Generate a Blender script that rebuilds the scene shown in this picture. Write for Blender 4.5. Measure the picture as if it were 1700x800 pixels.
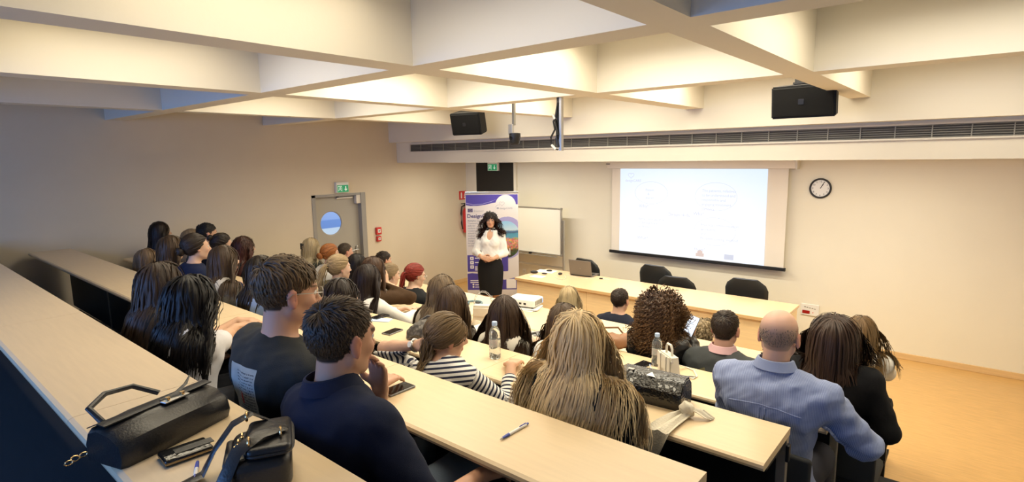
import bpy, bmesh, math, random
import numpy as np
from mathutils import Matrix, Vector

for _o in list(bpy.data.objects): bpy.data.objects.remove(_o)
SC = bpy.context.scene
COL = SC.collection
random.seed(7); RNG = np.random.default_rng(7)

# ------------------------------------------------------------------ camera
CZ = 2.5                                   # camera height above the front floor
FPX = 932.15
YAW, PITCH, ROLL = [math.radians(a) for a in (40.1795, 8.4887, -0.8371)]
_f = np.array([-math.sin(YAW)*math.cos(PITCH), math.cos(YAW)*math.cos(PITCH), -math.sin(PITCH)])
_r = np.array([math.cos(YAW), math.sin(YAW), 0.0]); _u = np.cross(_r, _f)
_r, _u = _r*math.cos(ROLL)+_u*math.sin(ROLL), -_r*math.sin(ROLL)+_u*math.cos(ROLL)
CAM = np.array([0, 0, CZ])
cd = bpy.data.cameras.new('camera'); cam = bpy.data.objects.new('camera', cd); COL.objects.link(cam)
cd.sensor_fit = 'HORIZONTAL'; cd.sensor_width = 36; cd.lens = FPX/1700*36; cd.clip_start = .05
cam.matrix_world = Matrix(((_r[0], _u[0], -_f[0], 0), (_r[1], _u[1], -_f[1], 0), (_r[2], _u[2], -_f[2], CZ), (0, 0, 0, 1)))
SC.camera = cam

# ------------------------------------------------------------------ world, light, exposure
w = bpy.data.worlds.new('world'); SC.world = w; w.use_nodes = True
_bg = w.node_tree.nodes['Background']; _bg.inputs[0].default_value = (.42, .60, 1.0, 1); _bg.inputs[1].default_value = 1.6
SC.view_settings.view_transform = 'Standard'; SC.view_settings.look = 'None'
SC.view_settings.gamma = 1; SC.view_settings.use_curve_mapping = False
SC.view_settings.exposure = 0.06
def area(name, loc, rot, sx, sy, power, col, spread=math.pi):
    l = bpy.data.lights.new(name, 'AREA'); l.shape = 'RECTANGLE'; l.size = sx; l.size_y = sy; l.energy = power; l.color = col
    o = bpy.data.objects.new(name, l); COL.objects.link(o); o.location = loc; o.rotation_euler = rot; l.spread = spread
    return o
WARM = (1.0, .93, .76)
# daylight through the windows in the back wall
area('window_daylight', (-3.6, -2.38, 2.55), (math.radians(90), 0, 0), 6.6, 1.25, 115, (.13, .37, 1.0))

# ------------------------------------------------------------------ measuring helpers (pixel -> point on a real plane)
def ray(px, py): return _r*((px-850)/FPX) - _u*((py-400)/FPX) + _f
def onz(px, py, z): d = ray(px, py); return CAM + d*((z-CZ)/d[2])
def ony(px, py, y): d = ray(px, py); return CAM + d*(y/d[1])
def onx(px, py, x): d = ray(px, py); return CAM + d*(x/d[0])

# ------------------------------------------------------------------ materials
def mat(name, col, rough=.5, metal=0, bump=0, bscale=200, spec=.5, var=0, vscale=8, emit=None, estr=1, trans=0, attr=None, alpha=1, coat=0, sheen=0, stretch=None):
    m = bpy.data.materials.new(name); m.use_nodes = True; nt = m.node_tree; N = nt.nodes; L = nt.links
    b = N['Principled BSDF']
    b.inputs['Base Color'].default_value = (*col, 1); b.inputs['Roughness'].default_value = rough
    b.inputs['Metallic'].default_value = metal; b.inputs['Specular IOR Level'].default_value = spec
    b.inputs['Transmission Weight'].default_value = trans; b.inputs['Alpha'].default_value = alpha
    b.inputs['Coat Weight'].default_value = coat; b.inputs['Sheen Weight'].default_value = sheen
    if emit: b.inputs['Emission Color'].default_value = (*emit, 1); b.inputs['Emission Strength'].default_value = estr
    if bump or var or stretch:
        tc = N.new('ShaderNodeTexCoord'); mp = N.new('ShaderNodeMapping'); L.new(tc.outputs['Object'], mp.inputs[0])
        if stretch: mp.inputs['Scale'].default_value = stretch
    src = None
    if attr:
        a = N.new('ShaderNodeAttribute'); a.attribute_name = attr; src = a.outputs['Color']
    if var:
        n = N.new('ShaderNodeTexNoise'); n.inputs['Scale'].default_value = vscale; n.inputs['Detail'].default_value = 6
        L.new(mp.outputs[0], n.inputs[0])
        r = N.new('ShaderNodeMapRange'); r.inputs['From Min'].default_value = .3; r.inputs['From Max'].default_value = .7
        r.inputs['To Min'].default_value = 1-var; r.inputs['To Max'].default_value = 1+var; L.new(n.outputs[0], r.inputs[0])
        mx = N.new('ShaderNodeMix'); mx.data_type = 'RGBA'; mx.blend_type = 'MULTIPLY'; mx.inputs[0].default_value = 1
        if src: L.new(src, mx.inputs[6])
        else: mx.inputs[6].default_value = (*col, 1)
        L.new(r.outputs[0], mx.inputs[7]); src = mx.outputs[2]
    if src: L.new(src, b.inputs['Base Color'])
    if bump:
        n2 = N.new('ShaderNodeTexNoise'); n2.inputs['Scale'].default_value = bscale; n2.inputs['Detail'].default_value = 3
        L.new(mp.outputs[0], n2.inputs[0])
        bp = N.new('ShaderNodeBump'); bp.inputs['Strength'].default_value = bump; bp.inputs['Distance'].default_value = .01
        L.new(n2.outputs[0], bp.inputs['Height']); L.new(bp.outputs[0], b.inputs['Normal'])
    return m
def node(m, t): return m.node_tree.nodes.new(t)
M = {}
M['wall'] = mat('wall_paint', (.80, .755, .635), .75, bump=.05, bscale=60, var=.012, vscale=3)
M['wallleft'] = mat('wall_paint_dimmed', (.68, .60, .47), .75, bump=.05, bscale=60, var=.012, vscale=3)  # wall paint darkened for the left wall: weaker light put into the colour
M['plaster'] = mat('plaster', (.83, .79, .70), .8, bump=.04, bscale=50, var=.01, vscale=2)
M['beige'] = mat('beige_plaster', (.82, .775, .67), .75, bump=.04, bscale=60)
M['floorw'] = mat('parquet', (.60, .36, .13), .28, var=.10, vscale=6, stretch=(1, 8, 1))
M['tier'] = mat('dark_carpet', (.022, .021, .022), .95, bump=.3, bscale=400)
M['desk'] = mat('beech_laminate', (.71, .55, .345), .33, var=.035, vscale=7, stretch=(.6, 9, 9), bump=.015, bscale=220)
M['deskedge'] = mat('beech_edge', (.70, .48, .24), .30, var=.06, vscale=8, stretch=(.6, 9, 9))
M['table'] = mat('beech_table', (.88, .69, .41), .35, var=.06, vscale=6, stretch=(.8, 12, 12))
M['tabletop'] = mat('beech_table_top', (.76, .55, .34), .26, var=.03, vscale=6, stretch=(.8, 12, 12))
M['black'] = mat('black_plastic', (.012, .012, .013), .45)
M['blackfab'] = mat('black_fabric', (.013, .014, .015), .75, bump=.15, bscale=500)
M['leather'] = mat('black_leather', (.012, .012, .013), .34, bump=.12, bscale=160, spec=.6)
M['chairleather'] = mat('chair_leather', (.016, .018, .019), .42, bump=.10, bscale=120)
M['post'] = mat('grey_post', (.34, .30, .24), .45, metal=.3)
M['metal'] = mat('steel', (.55, .54, .52), .32, metal=.9)
M['gold'] = mat('brass', (.75, .52, .25), .25, metal=1)
M['white'] = mat('white_plastic', (.80, .79, .76), .4)
M['offwhite'] = mat('offwhite', (.74, .70, .62), .5)
M['red'] = mat('signal_red', (.60, .035, .03), .35)
M['green'] = mat('sign_green', (.01, .22, .09), .4, emit=(.02, .40, .16), estr=.35)
M['doorgrey'] = mat('door_grey', (.41, .39, .34), .5)
M['framegrey'] = mat('frame_grey', (.33, .32, .30), .45)
M['grille'] = mat('grille_grey', (.30, .29, .25), .5, metal=.3)
M['dark'] = mat('dark_recess', (.006, .006, .006), .6)
M['glassblue'] = mat('porthole_glass', (.10, .22, .55), .12, emit=(.22, .40, .95), estr=.55)
M['screen'] = mat('screen_fabric', (.80, .74, .66), .8)
M['wb'] = mat('whiteboard', (.80, .78, .70), .22)
M['skin'] = mat('skin', (.6, .4, .3), .48, attr='Col', spec=.35, bump=.03, bscale=300)
M['skin'].node_tree.nodes['Principled BSDF'].inputs['Subsurface Weight'].default_value = .08
M['skin'].node_tree.nodes['Principled BSDF'].inputs['Subsurface Radius'].default_value = (.010, .004, .002)
M['hair'] = mat('hair', (.1, .07, .05), .42, attr='Col', spec=.26)
M['eye'] = mat('eye', (.8, .8, .8), .15, attr='Col')
M['paper'] = mat('paper', (.85, .84, .80), .7)
M['navyplastic'] = mat('blue_plastic', (.03, .06, .40), .3)
M['glass'] = mat('clear_plastic', (.92, .96, .98), .06, trans=.92, spec=.5)
M['phone'] = mat('phone_glass', (.010, .010, .012), .12, spec=.6)
_cm = {}
def cloth(col, rough=.85, bump=.25, bscale=350, **k):
    key = (col, rough, bump, bscale)
    if key not in _cm: _cm[key] = mat('cloth_%02d' % len(_cm), col, rough, bump=bump, bscale=bscale, spec=.25, **k)
    return _cm[key]

# ------------------------------------------------------------------ mesh helpers
def mesh_obj(name, V, F, m=None, parent=None, smooth=False):
    me = bpy.data.meshes.new(name); me.from_pydata([tuple(v) for v in V], [], [tuple(f) for f in F]); me.update()
    if m: me.materials.append(m)
    if smooth: me.polygons.foreach_set('use_smooth', [True]*len(me.polygons))
    o = bpy.data.objects.new(name, me); COL.objects.link(o)
    if parent: o.parent = parent
    return o
class B:
    """collects shapes into one mesh"""
    def __init__(s): s.bm = bmesh.new()
    def _add(s, b, mtx=None):
        if mtx is not None: bmesh.ops.transform(b, matrix=mtx, verts=b.verts)
        me = bpy.data.meshes.new('tmp'); b.to_mesh(me); b.free(); s.bm.from_mesh(me); bpy.data.meshes.remove(me); return s
    def box(s, c, d, bev=0, rot=None, seg=2):
        b = bmesh.new(); bmesh.ops.create_cube(b, size=1); bmesh.ops.scale(b, vec=d, verts=b.verts)
        if bev: bmesh.ops.bevel(b, geom=b.edges[:], offset=bev, segments=seg, affect='EDGES', profile=.5)
        m = Matrix.Translation(c)
        if rot is not None: m = m @ (rot if isinstance(rot, Matrix) else Matrix.Rotation(rot, 4, 'Z'))
        return s._add(b, m)
    def span(s, a, b_, bev=0):
        return s.box([(a[i]+b_[i])/2 for i in range(3)], [abs(b_[i]-a[i]) for i in range(3)], bev)
    def cyl(s, a, b_, r, r2=None, n=16):
        a = Vector(a); b_ = Vector(b_); d = b_-a; b = bmesh.new()
        bmesh.ops.create_cone(b, cap_ends=True, segments=n, radius1=r, radius2=r if r2 is None else r2, depth=d.length)
        return s._add(b, Matrix.Translation((a+b_)/2) @ d.to_track_quat('Z', 'Y').to_matrix().to_4x4())
    def sph(s, c, r, rad=(1, 1, 1), n=16):
        b = bmesh.new(); bmesh.ops.create_uvsphere(b, u_segments=n, v_segments=n//2+2, radius=1)
        return s._add(b, Matrix.Translation(c) @ Matrix.Diagonal((r*rad[0], r*rad[1], r*rad[2], 1)))
    def tube(s, pts, r, n=8, closed=False, flat=1, up=(0, 0, 1)):
        P = [Vector(p) for p in pts]; K = len(P); V = []; F = []
        for i, p in enumerate(P):
            t = (P[(i+1) % K]-P[i-1]) if closed else (P[min(i+1, K-1)]-P[max(i-1, 0)])
            t.normalize(); u = Vector(up); sd = t.cross(u)
            if sd.length < 1e-3: sd = t.cross(Vector((0, 1, .1)))
            sd.normalize(); nn = sd.cross(t); rr = r[i] if hasattr(r, '__len__') else r
            for k in range(n):
                a = 2*math.pi*k/n; V.append(p+sd*math.cos(a)*rr+nn*math.sin(a)*rr*flat)
        for i in range(K if closed else K-1):
            j = (i+1) % K
            for k in range(n): F.append((i*n+k, i*n+(k+1) % n, j*n+(k+1) % n, j*n+k))
        if not closed: F += [tuple(range(n))[::-1], tuple((K-1)*n+k for k in range(n))]
        vs = [s.bm.verts.new(v) for v in V]
        for f in F: s.bm.faces.new([vs[i] for i in f])
        return s
    def lathe(s, prof, n=24, c=(0, 0, 0)):
        V = []; F = []; K = len(prof)
        for r, z in prof:
            for k in range(n):
                a = 2*math.pi*k/n; V.append((c[0]+r*math.cos(a), c[1]+r*math.sin(a), c[2]+z))
        for i in range(K-1):
            for k in range(n): F.append((i*n+k, i*n+(k+1) % n, (i+1)*n+(k+1) % n, (i+1)*n+k))
        F.append(tuple(range(n))[::-1]); F.append(tuple((K-1)*n+k for k in range(n)))
        vs = [s.bm.verts.new(v) for v in V]
        for f in F: s.bm.faces.new([vs[i] for i in f])
        return s
    def prism(s, poly, z0, z1, axis='z'):
        """polygon in 2-D extruded: axis z -> (x,y), axis y -> (x,z)"""
        n = len(poly)
        def P(p, h): return (p[0], p[1], h) if axis == 'z' else (p[0], h, p[1])
        vs = [s.bm.verts.new(P(p, z0)) for p in poly]+[s.bm.verts.new(P(p, z1)) for p in poly]
        s.bm.faces.new(vs[:n][::-1]); s.bm.faces.new(vs[n:])
        for i in range(n): s.bm.faces.new((vs[i], vs[(i+1) % n], vs[n+(i+1) % n], vs[n+i]))
        return s
    def loft(s, rings, cap=True):
        R = [[s.bm.verts.new(p) for p in r] for r in rings]; n = len(R[0])
        for a, b in zip(R, R[1:]):
            for k in range(n): s.bm.faces.new((a[k], a[(k+1) % n], b[(k+1) % n], b[k]))
        if cap: s.bm.faces.new(R[0][::-1]); s.bm.faces.new(R[-1])
        return s
    def go(s, name, m, parent=None, smooth=False, loc=None):
        bmesh.ops.recalc_face_normals(s.bm, faces=s.bm.faces[:])
        me = bpy.data.meshes.new(name); s.bm.to_mesh(me); s.bm.free()
        if m: me.materials.append(m)
        if smooth:
            me.polygons.foreach_set('use_smooth', [True]*len(me.polygons))
            try: me.set_sharp_from_angle(angle=math.radians(40))
            except Exception: pass
        o = bpy.data.objects.new(name, me); COL.objects.link(o)
        if parent: o.parent = parent
        if loc is not None: o.location = loc
        return o
def tag(o, label=None, cat=None, group=None, kind=None):
    if label: o['label'] = label
    if cat: o['category'] = cat
    if group: o['group'] = group
    if kind: o['kind'] = kind
    return o
def thing(name, label, cat, loc=(0, 0, 0), rz=0, group=None):
    o = bpy.data.objects.new(name, None); COL.objects.link(o); o.location = loc; o.rotation_euler = (0, 0, rz)
    o.empty_display_size = .05
    return tag(o, label, cat, group)
def struct(o): o['kind'] = 'structure'; return o
def copy_tree(o, parent=None):
    c = o.copy(); COL.objects.link(c); c.parent = parent
    for ch in list(o.children): copy_tree(ch, c)
    return c
def text(name, s, size, m, parent, loc, rot=(math.pi/2, 0, 0), align='LEFT', ext=.0004, bold=0, sx=1):
    cu = bpy.data.curves.new('t', 'FONT'); cu.body = s; cu.size = size; cu.align_x = align; cu.extrude = ext; cu.offset = bold; cu.resolution_u = 2
    to = bpy.data.objects.new('t', cu); COL.objects.link(to)
    dg = bpy.context.evaluated_depsgraph_get(); me = bpy.data.meshes.new_from_object(to.evaluated_get(dg))
    bpy.data.objects.remove(to); me.materials.clear(); me.materials.append(m)
    o = bpy.data.objects.new(name, me); COL.objects.link(o); o.parent = parent; o.location = loc; o.rotation_euler = rot; o.scale = (sx, 1, 1)
    return o
# ================================================================== THE ROOM
XL, XR, YW, YB = -8.0, 1.35, 8.07, -2.6
ZS, ZT = 3.0, 3.42                         # beam soffit, coffer ceiling
struct(B().span((XL-.2, 3.9, -.12), (XR+.2, YW+.2, 0)).go('floor', M['floorw']))
# desk rows: far edge y, top z, floor z
ROW = {0: (.722, 1.736, .996), 1: (1.577, 1.55, .81), 2: (2.432, 1.364, .624), 3: (3.287, 1.178, .438), 4: (4.38, 1.0, .26), 5: (9, 0, 0)}
DEP = .366
_y0 = YB
for k in range(5):
    y1, _, fz = ROW[k]
    struct(B().span((XL-.1, _y0, -.1), (XR+.1, y1+.04, fz)).go('floor_tier', M['tier'])); _y0 = y1+.04
# walls
DY0, DY1, DZ = 4.663, 5.643, 1.955           # door opening in the left wall
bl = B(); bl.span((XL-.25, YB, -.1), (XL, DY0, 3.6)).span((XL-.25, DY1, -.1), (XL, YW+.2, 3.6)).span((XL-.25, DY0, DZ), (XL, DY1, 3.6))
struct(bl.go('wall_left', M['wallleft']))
struct(B().span((XL-.2, YW, -.1), (XR+.2, YW+.2, 3.6)).go('wall_front', M['wall']))
struct(B().span((XR, YB, -.1), (XR+.2, YW+.2, 3.6)).go('wall_right', M['wall']))
WX0, WX1, WZ0, WZ1 = -7.0, -.2, 1.9, 3.2
bb = B(); bb.span((XL-.2, YB-.2, -.1), (XR+.2, YB, WZ0)).span((XL-.2, YB-.2, WZ1), (XR+.2, YB, 3.6)).span((XL-.2, YB-.2, WZ0), (WX0, YB, WZ1)).span((WX1, YB-.2, WZ0), (XR+.2, YB, WZ1))
struct(bb.go('wall_back', M['wall']))
wn = thing('window_1', None, None, (0, YB-.1, 0)); wn['kind'] = 'structure'
fb = B()
for i in range(6): x = WX0+(WX1-WX0)*i/5; fb.box((x, 0, (WZ0+WZ1)/2), (.06, .08, WZ1-WZ0))
fb.box(((WX0+WX1)/2, 0, WZ0+.03), (WX1-WX0, .08, .06)).box(((WX0+WX1)/2, 0, WZ1-.03), (WX1-WX0, .08, .06)); fb.go('window_frame', M['white'], wn)
B().box(((WX0+WX1)/2, 0, (WZ0+WZ1)/2), (WX1-WX0, .01, WZ1-WZ0)).go('window_pane', M['glass'], wn)
# baseboards
struct(B().span((XL, YW-.02, 0), (XR, YW, .075), .004).go('baseboard_front', M['deskedge']))
struct(B().span((XL, DY1+.05, 0), (XL+.02, YW-.02, .075), .004).go('baseboard_left', M['deskedge']))
# ceiling slab and beams
struct(B().span((XL-.2, YB-.2, ZT), (XR+.2, YW+.2, ZT+.1)).go('ceiling', M['plaster']))
XB = [(-1.06, -.885), (-2.66, -2.45), (-4.37, -4.18), (-6.36, -6.17), (.74, .92)]
YBM = [(2.085, 2.275), (3.985, 4.17), (.10, .28), (-1.80, -1.62)]
n = 1
for a, b in YBM:
    struct(B().span((XL, a, ZS), (XR, b, ZT)).go('trim_%d' % n, M['beige'])); n += 1
for a, b in XB:
    ys = [YB]+sorted(v for p in YBM for v in p)+[6.2]
    q = B()
    for i in range(0, len(ys), 2): q.span((a, ys[i], ZS), (b, ys[i+1], ZT))
    struct(q.go('trim_%d' % n, M['beige'])); n += 1
# deep beam over the platform and the lower bulkhead with the air grille
zu = float(onx(646, 237, XL)[2]); zl = float(onx(659, 270.5, XL)[2])
YU, YG = 6.2, 6.36
struct(B().span((XL, YU, zu), (XR, YW, ZT)).go('trim_%d' % n, M['beige'])); n += 1
struct(B().span((XL, YG, zl), (XR, YW, zu)).go('trim_%d' % n, M['beige'])); n += 1
# air grille
gl = ony(682, 246, YG); gx0, gz1, gz0 = gl[0], ony(682, 239.5, YG)[2], ony(682, 252.5, YG)[2]
g = thing('air_grille', 'long grey louvred air vent set in the bulkhead above the screen', 'vent', (gx0, YG, gz0))
W, Hh = XR-.1-gx0, gz1-gz0
B().box((W/2, -.004, Hh/2), (W, .006, Hh)).go('backing', mat('grille_backing', (.085, .08, .07), .7), g)
fr = B(); fr.box((W/2, -.012, 0), (W+.03, .024, .016)).box((W/2, -.012, Hh), (W+.03, .024, .016)).box((0, -.012, Hh/2), (.016, .024, Hh)).box((W, -.012, Hh/2), (.016, .024, Hh))
fr.go('frame', M['offwhite'], g)
_sl = None
for i in range(6):
    if _sl is None: o = B().box((W/2, 0, 0), (W, .012, .0045)).go('slat', M['grille'], g); _sl = o
    else: o = _sl.copy(); COL.objects.link(o); o.parent = g
    o.location = (0, -.012, Hh*(i+.7)/6.4)
_dv = None; nd = int(W/.27)
for i in range(1, nd):
    if _dv is None: o = B().box((0, 0, Hh/2), (.009, .022, Hh)).go('divider', M['grille'], g); _dv = o
    else: o = _dv.copy(); COL.objects.link(o); o.parent = g
    o.location = (W*i/nd, -.012, 0)
# coffer lights (warm tubes behind a louvre); the unlit one is the cassette in view
def coffer_light(x, y, power, on=True, label=''):
    t = thing('ceiling_light', label, 'light', (x, y, ZT), 0, 'louvred lights in the ceiling coffers' if on else None)
    q = B(); L_, W_ = (1.2, 1.2) if on else (1.0, .42)
    q.box((0, -W_/2, -.03), (L_, .03, .06)).box((0, W_/2, -.03), (L_, .03, .06)).box((-L_/2, 0, -.03), (.03, W_+.03, .06)).box((L_/2, 0, -.03), (.03, W_+.03, .06)); q.go('frame', M['offwhite'], t)
    B().box((0, 0, -.012), (L_-.03, W_-.03, .012)).go('diffuser', M['lit'] if on else M['unlit'], t)
    s0 = None
    for i in range(7):
        if s0 is None: o = B().box((0, 0, -.035), (L_-.03, .006, .04)).go('slat', M['white'], t); s0 = o
        else: o = s0.copy(); COL.objects.link(o); o.parent = t
        o.location = (0, -W_/2+W_*(i+1)/8, 0)
    if on: area('coffer_lamp', (x, y, ZT-.075), (0, 0, 0), L_*.95, W_*.9, power, WARM, math.radians(165))
M['lit'] = mat('lit_diffuser', (.9, .85, .7), .5, emit=(1, .86, .62), estr=3)
M['unlit'] = mat('unlit_diffuser', (.35, .40, .42), .4)
LITL = 'lit louvred light recessed in a ceiling coffer between the white beams'
for x, y, p in [(-1.75, 3.1, 22), (-3.4, 3.1, 25), (-5.25, 3.1, 13), (-1.75, 5.1, 23), (-3.4, 5.1, 25), (-5.25, 5.1, 16), (-.1, 3.1, 14), (-.1, 5.1, 13),
                (-3.4, 1.2, 6), (-1.75, 1.2, 4)]:
    coffer_light(x, y, p, True, LITL)
# added strip lights, unseen under the bulkhead, put in to brighten the front wall
for x in (-6.2, -3.6, -1.0):
    t = thing('fill_strip', 'added slim fill light under the bulkhead to brighten the front wall', 'light', (x, 6.75, zl), 0, 'added fill lights under the bulkhead')
    B().box((0, 0, -.001), (1.8, .09, .004)).go('housing', M['white'], t); B().box((0, 0, -.0035), (1.76, .06, .002)).go('diffuser', M['lit'], t)
    area('fill_strip_lamp', (x, 6.75, zl-.008), (0, 0, 0), 1.75, .05, 36 if x < -5 else 30, WARM)
# unlit cassette high in the bluish coffer
p = onz(290, 95, ZT); coffer_light(p[0], p[1], 0, False, 'unlit grey louvred light in the bluish ceiling coffer by the left wall')

# ------------------------------------------------------------------ door in the left wall
d = struct(thing('door_1', 'grey door with a round porthole window in the left wall', None, (XL, DY0, 0)))
WD = DY1-DY0
fr = B(); fr.box((-.06, .03, DZ/2), (.14, .06, DZ)).box((-.06, WD-.045, DZ/2), (.16, .09, DZ)).box((-.06, WD/2, DZ-.02), (.14, WD, .04)); fr.go('door_frame', M['framegrey'], d)
# leaf with a round hole
cy, cz, R = (5.03-DY0), float(onx(556, 371, XL)[2]), .205
N_ = 40; q = B(); bm = q.bm
y0, y1, z1 = .06, WD-.09, DZ-.04
AN = sorted([2*math.pi*k/N_ for k in range(N_)]+[math.atan2(zz-cz, yy-cy) % (2*math.pi) for yy, zz in ((y1, z1), (y0, z1), (y0, .005), (y1, .005))]); NA = len(AN)
for xx in (-.075, -.115):
    ring = []; outer = []
    for a in AN:
        c, s_ = math.cos(a), math.sin(a); ring.append((xx, cy+R*c, cz+R*s_))
        t = min(((y1-cy)/c if c > 1e-9 else (y0-cy)/c if c < -1e-9 else 9), ((z1-cz)/s_ if s_ > 1e-9 else (0.005-cz)/s_ if s_ < -1e-9 else 9))
        outer.append((xx, cy+t*c, cz+t*s_))
    rv = [bm.verts.new(v) for v in ring]; ov = [bm.verts.new(v) for v in outer]
    for k in range(NA): bm.faces.new((rv[k], rv[(k+1) % NA], ov[(k+1) % NA], ov[k]))
leaf = q.go('door_leaf', M['doorgrey'], d)
tp = [(-.095, cy+(R+.0)*math.cos(2*math.pi*k/48), cz+R*math.sin(2*math.pi*k/48)) for k in range(48)]
rg = B().tube(tp, .022, 8, True, up=(1, 0, 0)).go('porthole_ring', M['doorgrey'], d, True)
m = M['glassblue']; nt = m.node_tree; tc = node(m, 'ShaderNodeTexCoord'); sp = node(m, 'ShaderNodeSeparateXYZ'); nt.links.new(tc.outputs['Object'], sp.inputs[0])
rp = node(m, 'ShaderNodeValToRGB'); rp.color_ramp.interpolation = 'LINEAR'; e = rp.color_ramp.elements
e[0].position = 0; e[0].color = (.80, .92, 1, 1); e[1].position = 1; e[1].color = (.36, .52, .98, 1)
for ps, c in ((.30, (.75, .90, 1, 1)), (.33, (.13, .26, .72, 1)), (.62, (.14, .28, .75, 1)), (.66, (.32, .48, .95, 1))): x = e.new(ps); x.color = c
mr = node(m, 'ShaderNodeMapRange'); mr.inputs[1].default_value = cz-R; mr.inputs[2].default_value = cz+R
nt.links.new(sp.outputs[2], mr.inputs[0]); nt.links.new(mr.outputs[0], rp.inputs[0]); nt.links.new(rp.outputs[0], nt.nodes['Principled BSDF'].inputs['Emission Color'])
gp = [(0, 0)]
q = B(); q.cyl((-.10, cy, cz), (-.09, cy, cz), R, n=40); q.go('porthole_pane', m, d)
B().box((-.06, .62, DZ-.075), (.05, .30, .022), .004).box((-.03, .86, DZ-.10), (.07, .10, .16), .006).go('door_closer', M['offwhite'], d)
B().box((-.065, .50, DZ-.06), (.03, .03, .03)).go('closer_bracket', M['black'], d)
B().box((-.055, WD-.17, .98), (.02, .035, .16), .004).cyl((-.06, WD-.17, 1.0), (0, WD-.17, 1.0), .009).cyl((0, WD-.17, 1.0), (0, WD-.30, 1.0), .009).go('door_handle', M['metal'], d)
# ------------------------------------------------------------------ exit signs
def exit_sign(loc, rz, label, w=.24, h=.165):
    t = thing('exit_sign', label, 'sign', loc, rz)
    B().box((0, -.03, 0), (w, .06, h), .006).go('housing', M['white'], t)
    B().box((0, -.062, -.018), (w*.90, .004, h*.68)).go('panel', M['green'], t)
    pm = M['signwhite']
    q = B(); x0 = -w*.24   # running figure in a doorway
    q.box((x0-.035, -.0655, -.018), (.006, .003, h*.5)).box((x0+.035, -.0655, -.018), (.006, .003, h*.5)).box((x0, -.0655, .022), (.07, .003, .006))
    q.sph((x0+.004, -.0655, .010), .008).box((x0, -.0655, -.012), (.016, .003, .032), rot=Matrix.Rotation(.3, 4, 'Y')).box((x0+.014, -.0655, -.036), (.007, .003, .03), rot=Matrix.Rotation(-.6, 4, 'Y')).box((x0-.012, -.0655, -.036), (.007, .003, .03), rot=Matrix.Rotation(.6, 4, 'Y')).box((x0+.012, -.0655, -.006), (.026, .003, .006), rot=Matrix.Rotation(.5, 4, 'Y'))
    q.go('running_figure', pm, t)
    x1 = w*.22
    B().box((x1, -.0655, -.004), (.016, .003, .045)).prism([(x1-.03, -.024), (x1+.03, -.024), (x1, -.058)], -.067, -.064, 'y').go('arrow', pm, t)
    return t
M['signwhite'] = mat('sign_white', (.85, .9, .86), .5, emit=(.8, 1, .88), estr=.25)
p = onx(565.5, 311, XL); exit_sign((XL, p[1], p[2]), math.pi/2, 'green exit sign with running figure above the porthole door', .23, .17)
# ------------------------------------------------------------------ red boxes on the left wall
def redbox(px, py, w, h, label, name):
    p = onx(px, py, XL); t = thing(name, label, 'fire alarm', (XL, p[1], p[2]), math.pi/2)
    B().box((0, -.022, 0), (w, .044, h), .006).go('housing', M['red'], t); B().box((0, -.046, 0), (w*.55, .005, h*.5), .002).go('plate', M['white'], t)
    B().box((0, -.0495, 0), (w*.28, .003, h*.12)).go('mark', M['dark'], t); return t
redbox(627, 383, .105, .125, 'larger red fire alarm call point right of the door', 'fire_alarm_button')
redbox(627.5, 396, .085, .09, 'small red box mounted just below the fire alarm call point', 'alarm_box')
# extinguisher and its sign near the corner
p = onx(768, 324, XL); t = thing('fire_sign', 'red fire extinguisher sign on the left wall', 'sign', (XL, p[1], p[2]), math.pi/2)
B().box((0, -.005, 0), (.20, .01, .17)).go('plate', M['red'], t)
B().box((-.045, -.0115, -.01), (.035, .003, .10), .001).box((-.045, -.0115, .05), (.02, .003, .02)).box((.05, -.0115, -.045), (.05, .003, .03)).box((.05, -.0115, .02), (.02, .003, .08), rot=Matrix.Rotation(.4, 4, 'Y')).go('pictogram', M['white'], t)
p = onx(769, 363, XL); t = thing('fire_extinguisher', 'red fire extinguisher hung on the left wall behind the banner', 'extinguisher', (XL+.10, p[1], p[2]-.27))
B().lathe([(.06, 0), (.075, .01), (.078, .05), (.078, .42), (.06, .47), (.028, .495), (.022, .53)], 24).go('cylinder', M['red'], t, True)
B().box((0, 0, .56), (.03, .10, .05), .006).box((.0, -.08, .585), (.02, .12, .015)).go('valve', M['black'], t)
B().tube([(0, -.04, .55), (0, -.13, .53), (0, -.155, .40), (0, -.15, .2), (0, -.12, .08)], .014, 8).go('hose', M['black'], t, True)
B().box((.077, 0, .27), (.012, .09, .16), .002).go('label_sticker', M['offwhite'], t)
B().box((-.085, 0, .3), (.03, .06, .08)).go('wall_bracket', M['metal'], t)
# black door behind the banner with its exit sign
a = ony(793, 290, YW); b = ony(855, 290, YW)
d2 = struct(thing('door_2', 'black door in the front wall behind the roll-up banner', None, (a[0], YW, 0)))
W = b[0]-a[0]
B().box((W/2, -.02, 1.2), (W, .04, 2.4)).go('door_leaf', M['dark'], d2)
B().box((-.03, -.02, 1.2), (.06, .05, 2.4)).box((W+.03, -.02, 1.2), (.06, .05, 2.4)).go('door_frame', M['wall'], d2)
p = ony(820, 276, YW-.06); exit_sign((p[0], YW-.045, p[2]), 0, 'green exit sign on the black door, tucked under the bulkhead', .25, .17)

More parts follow.
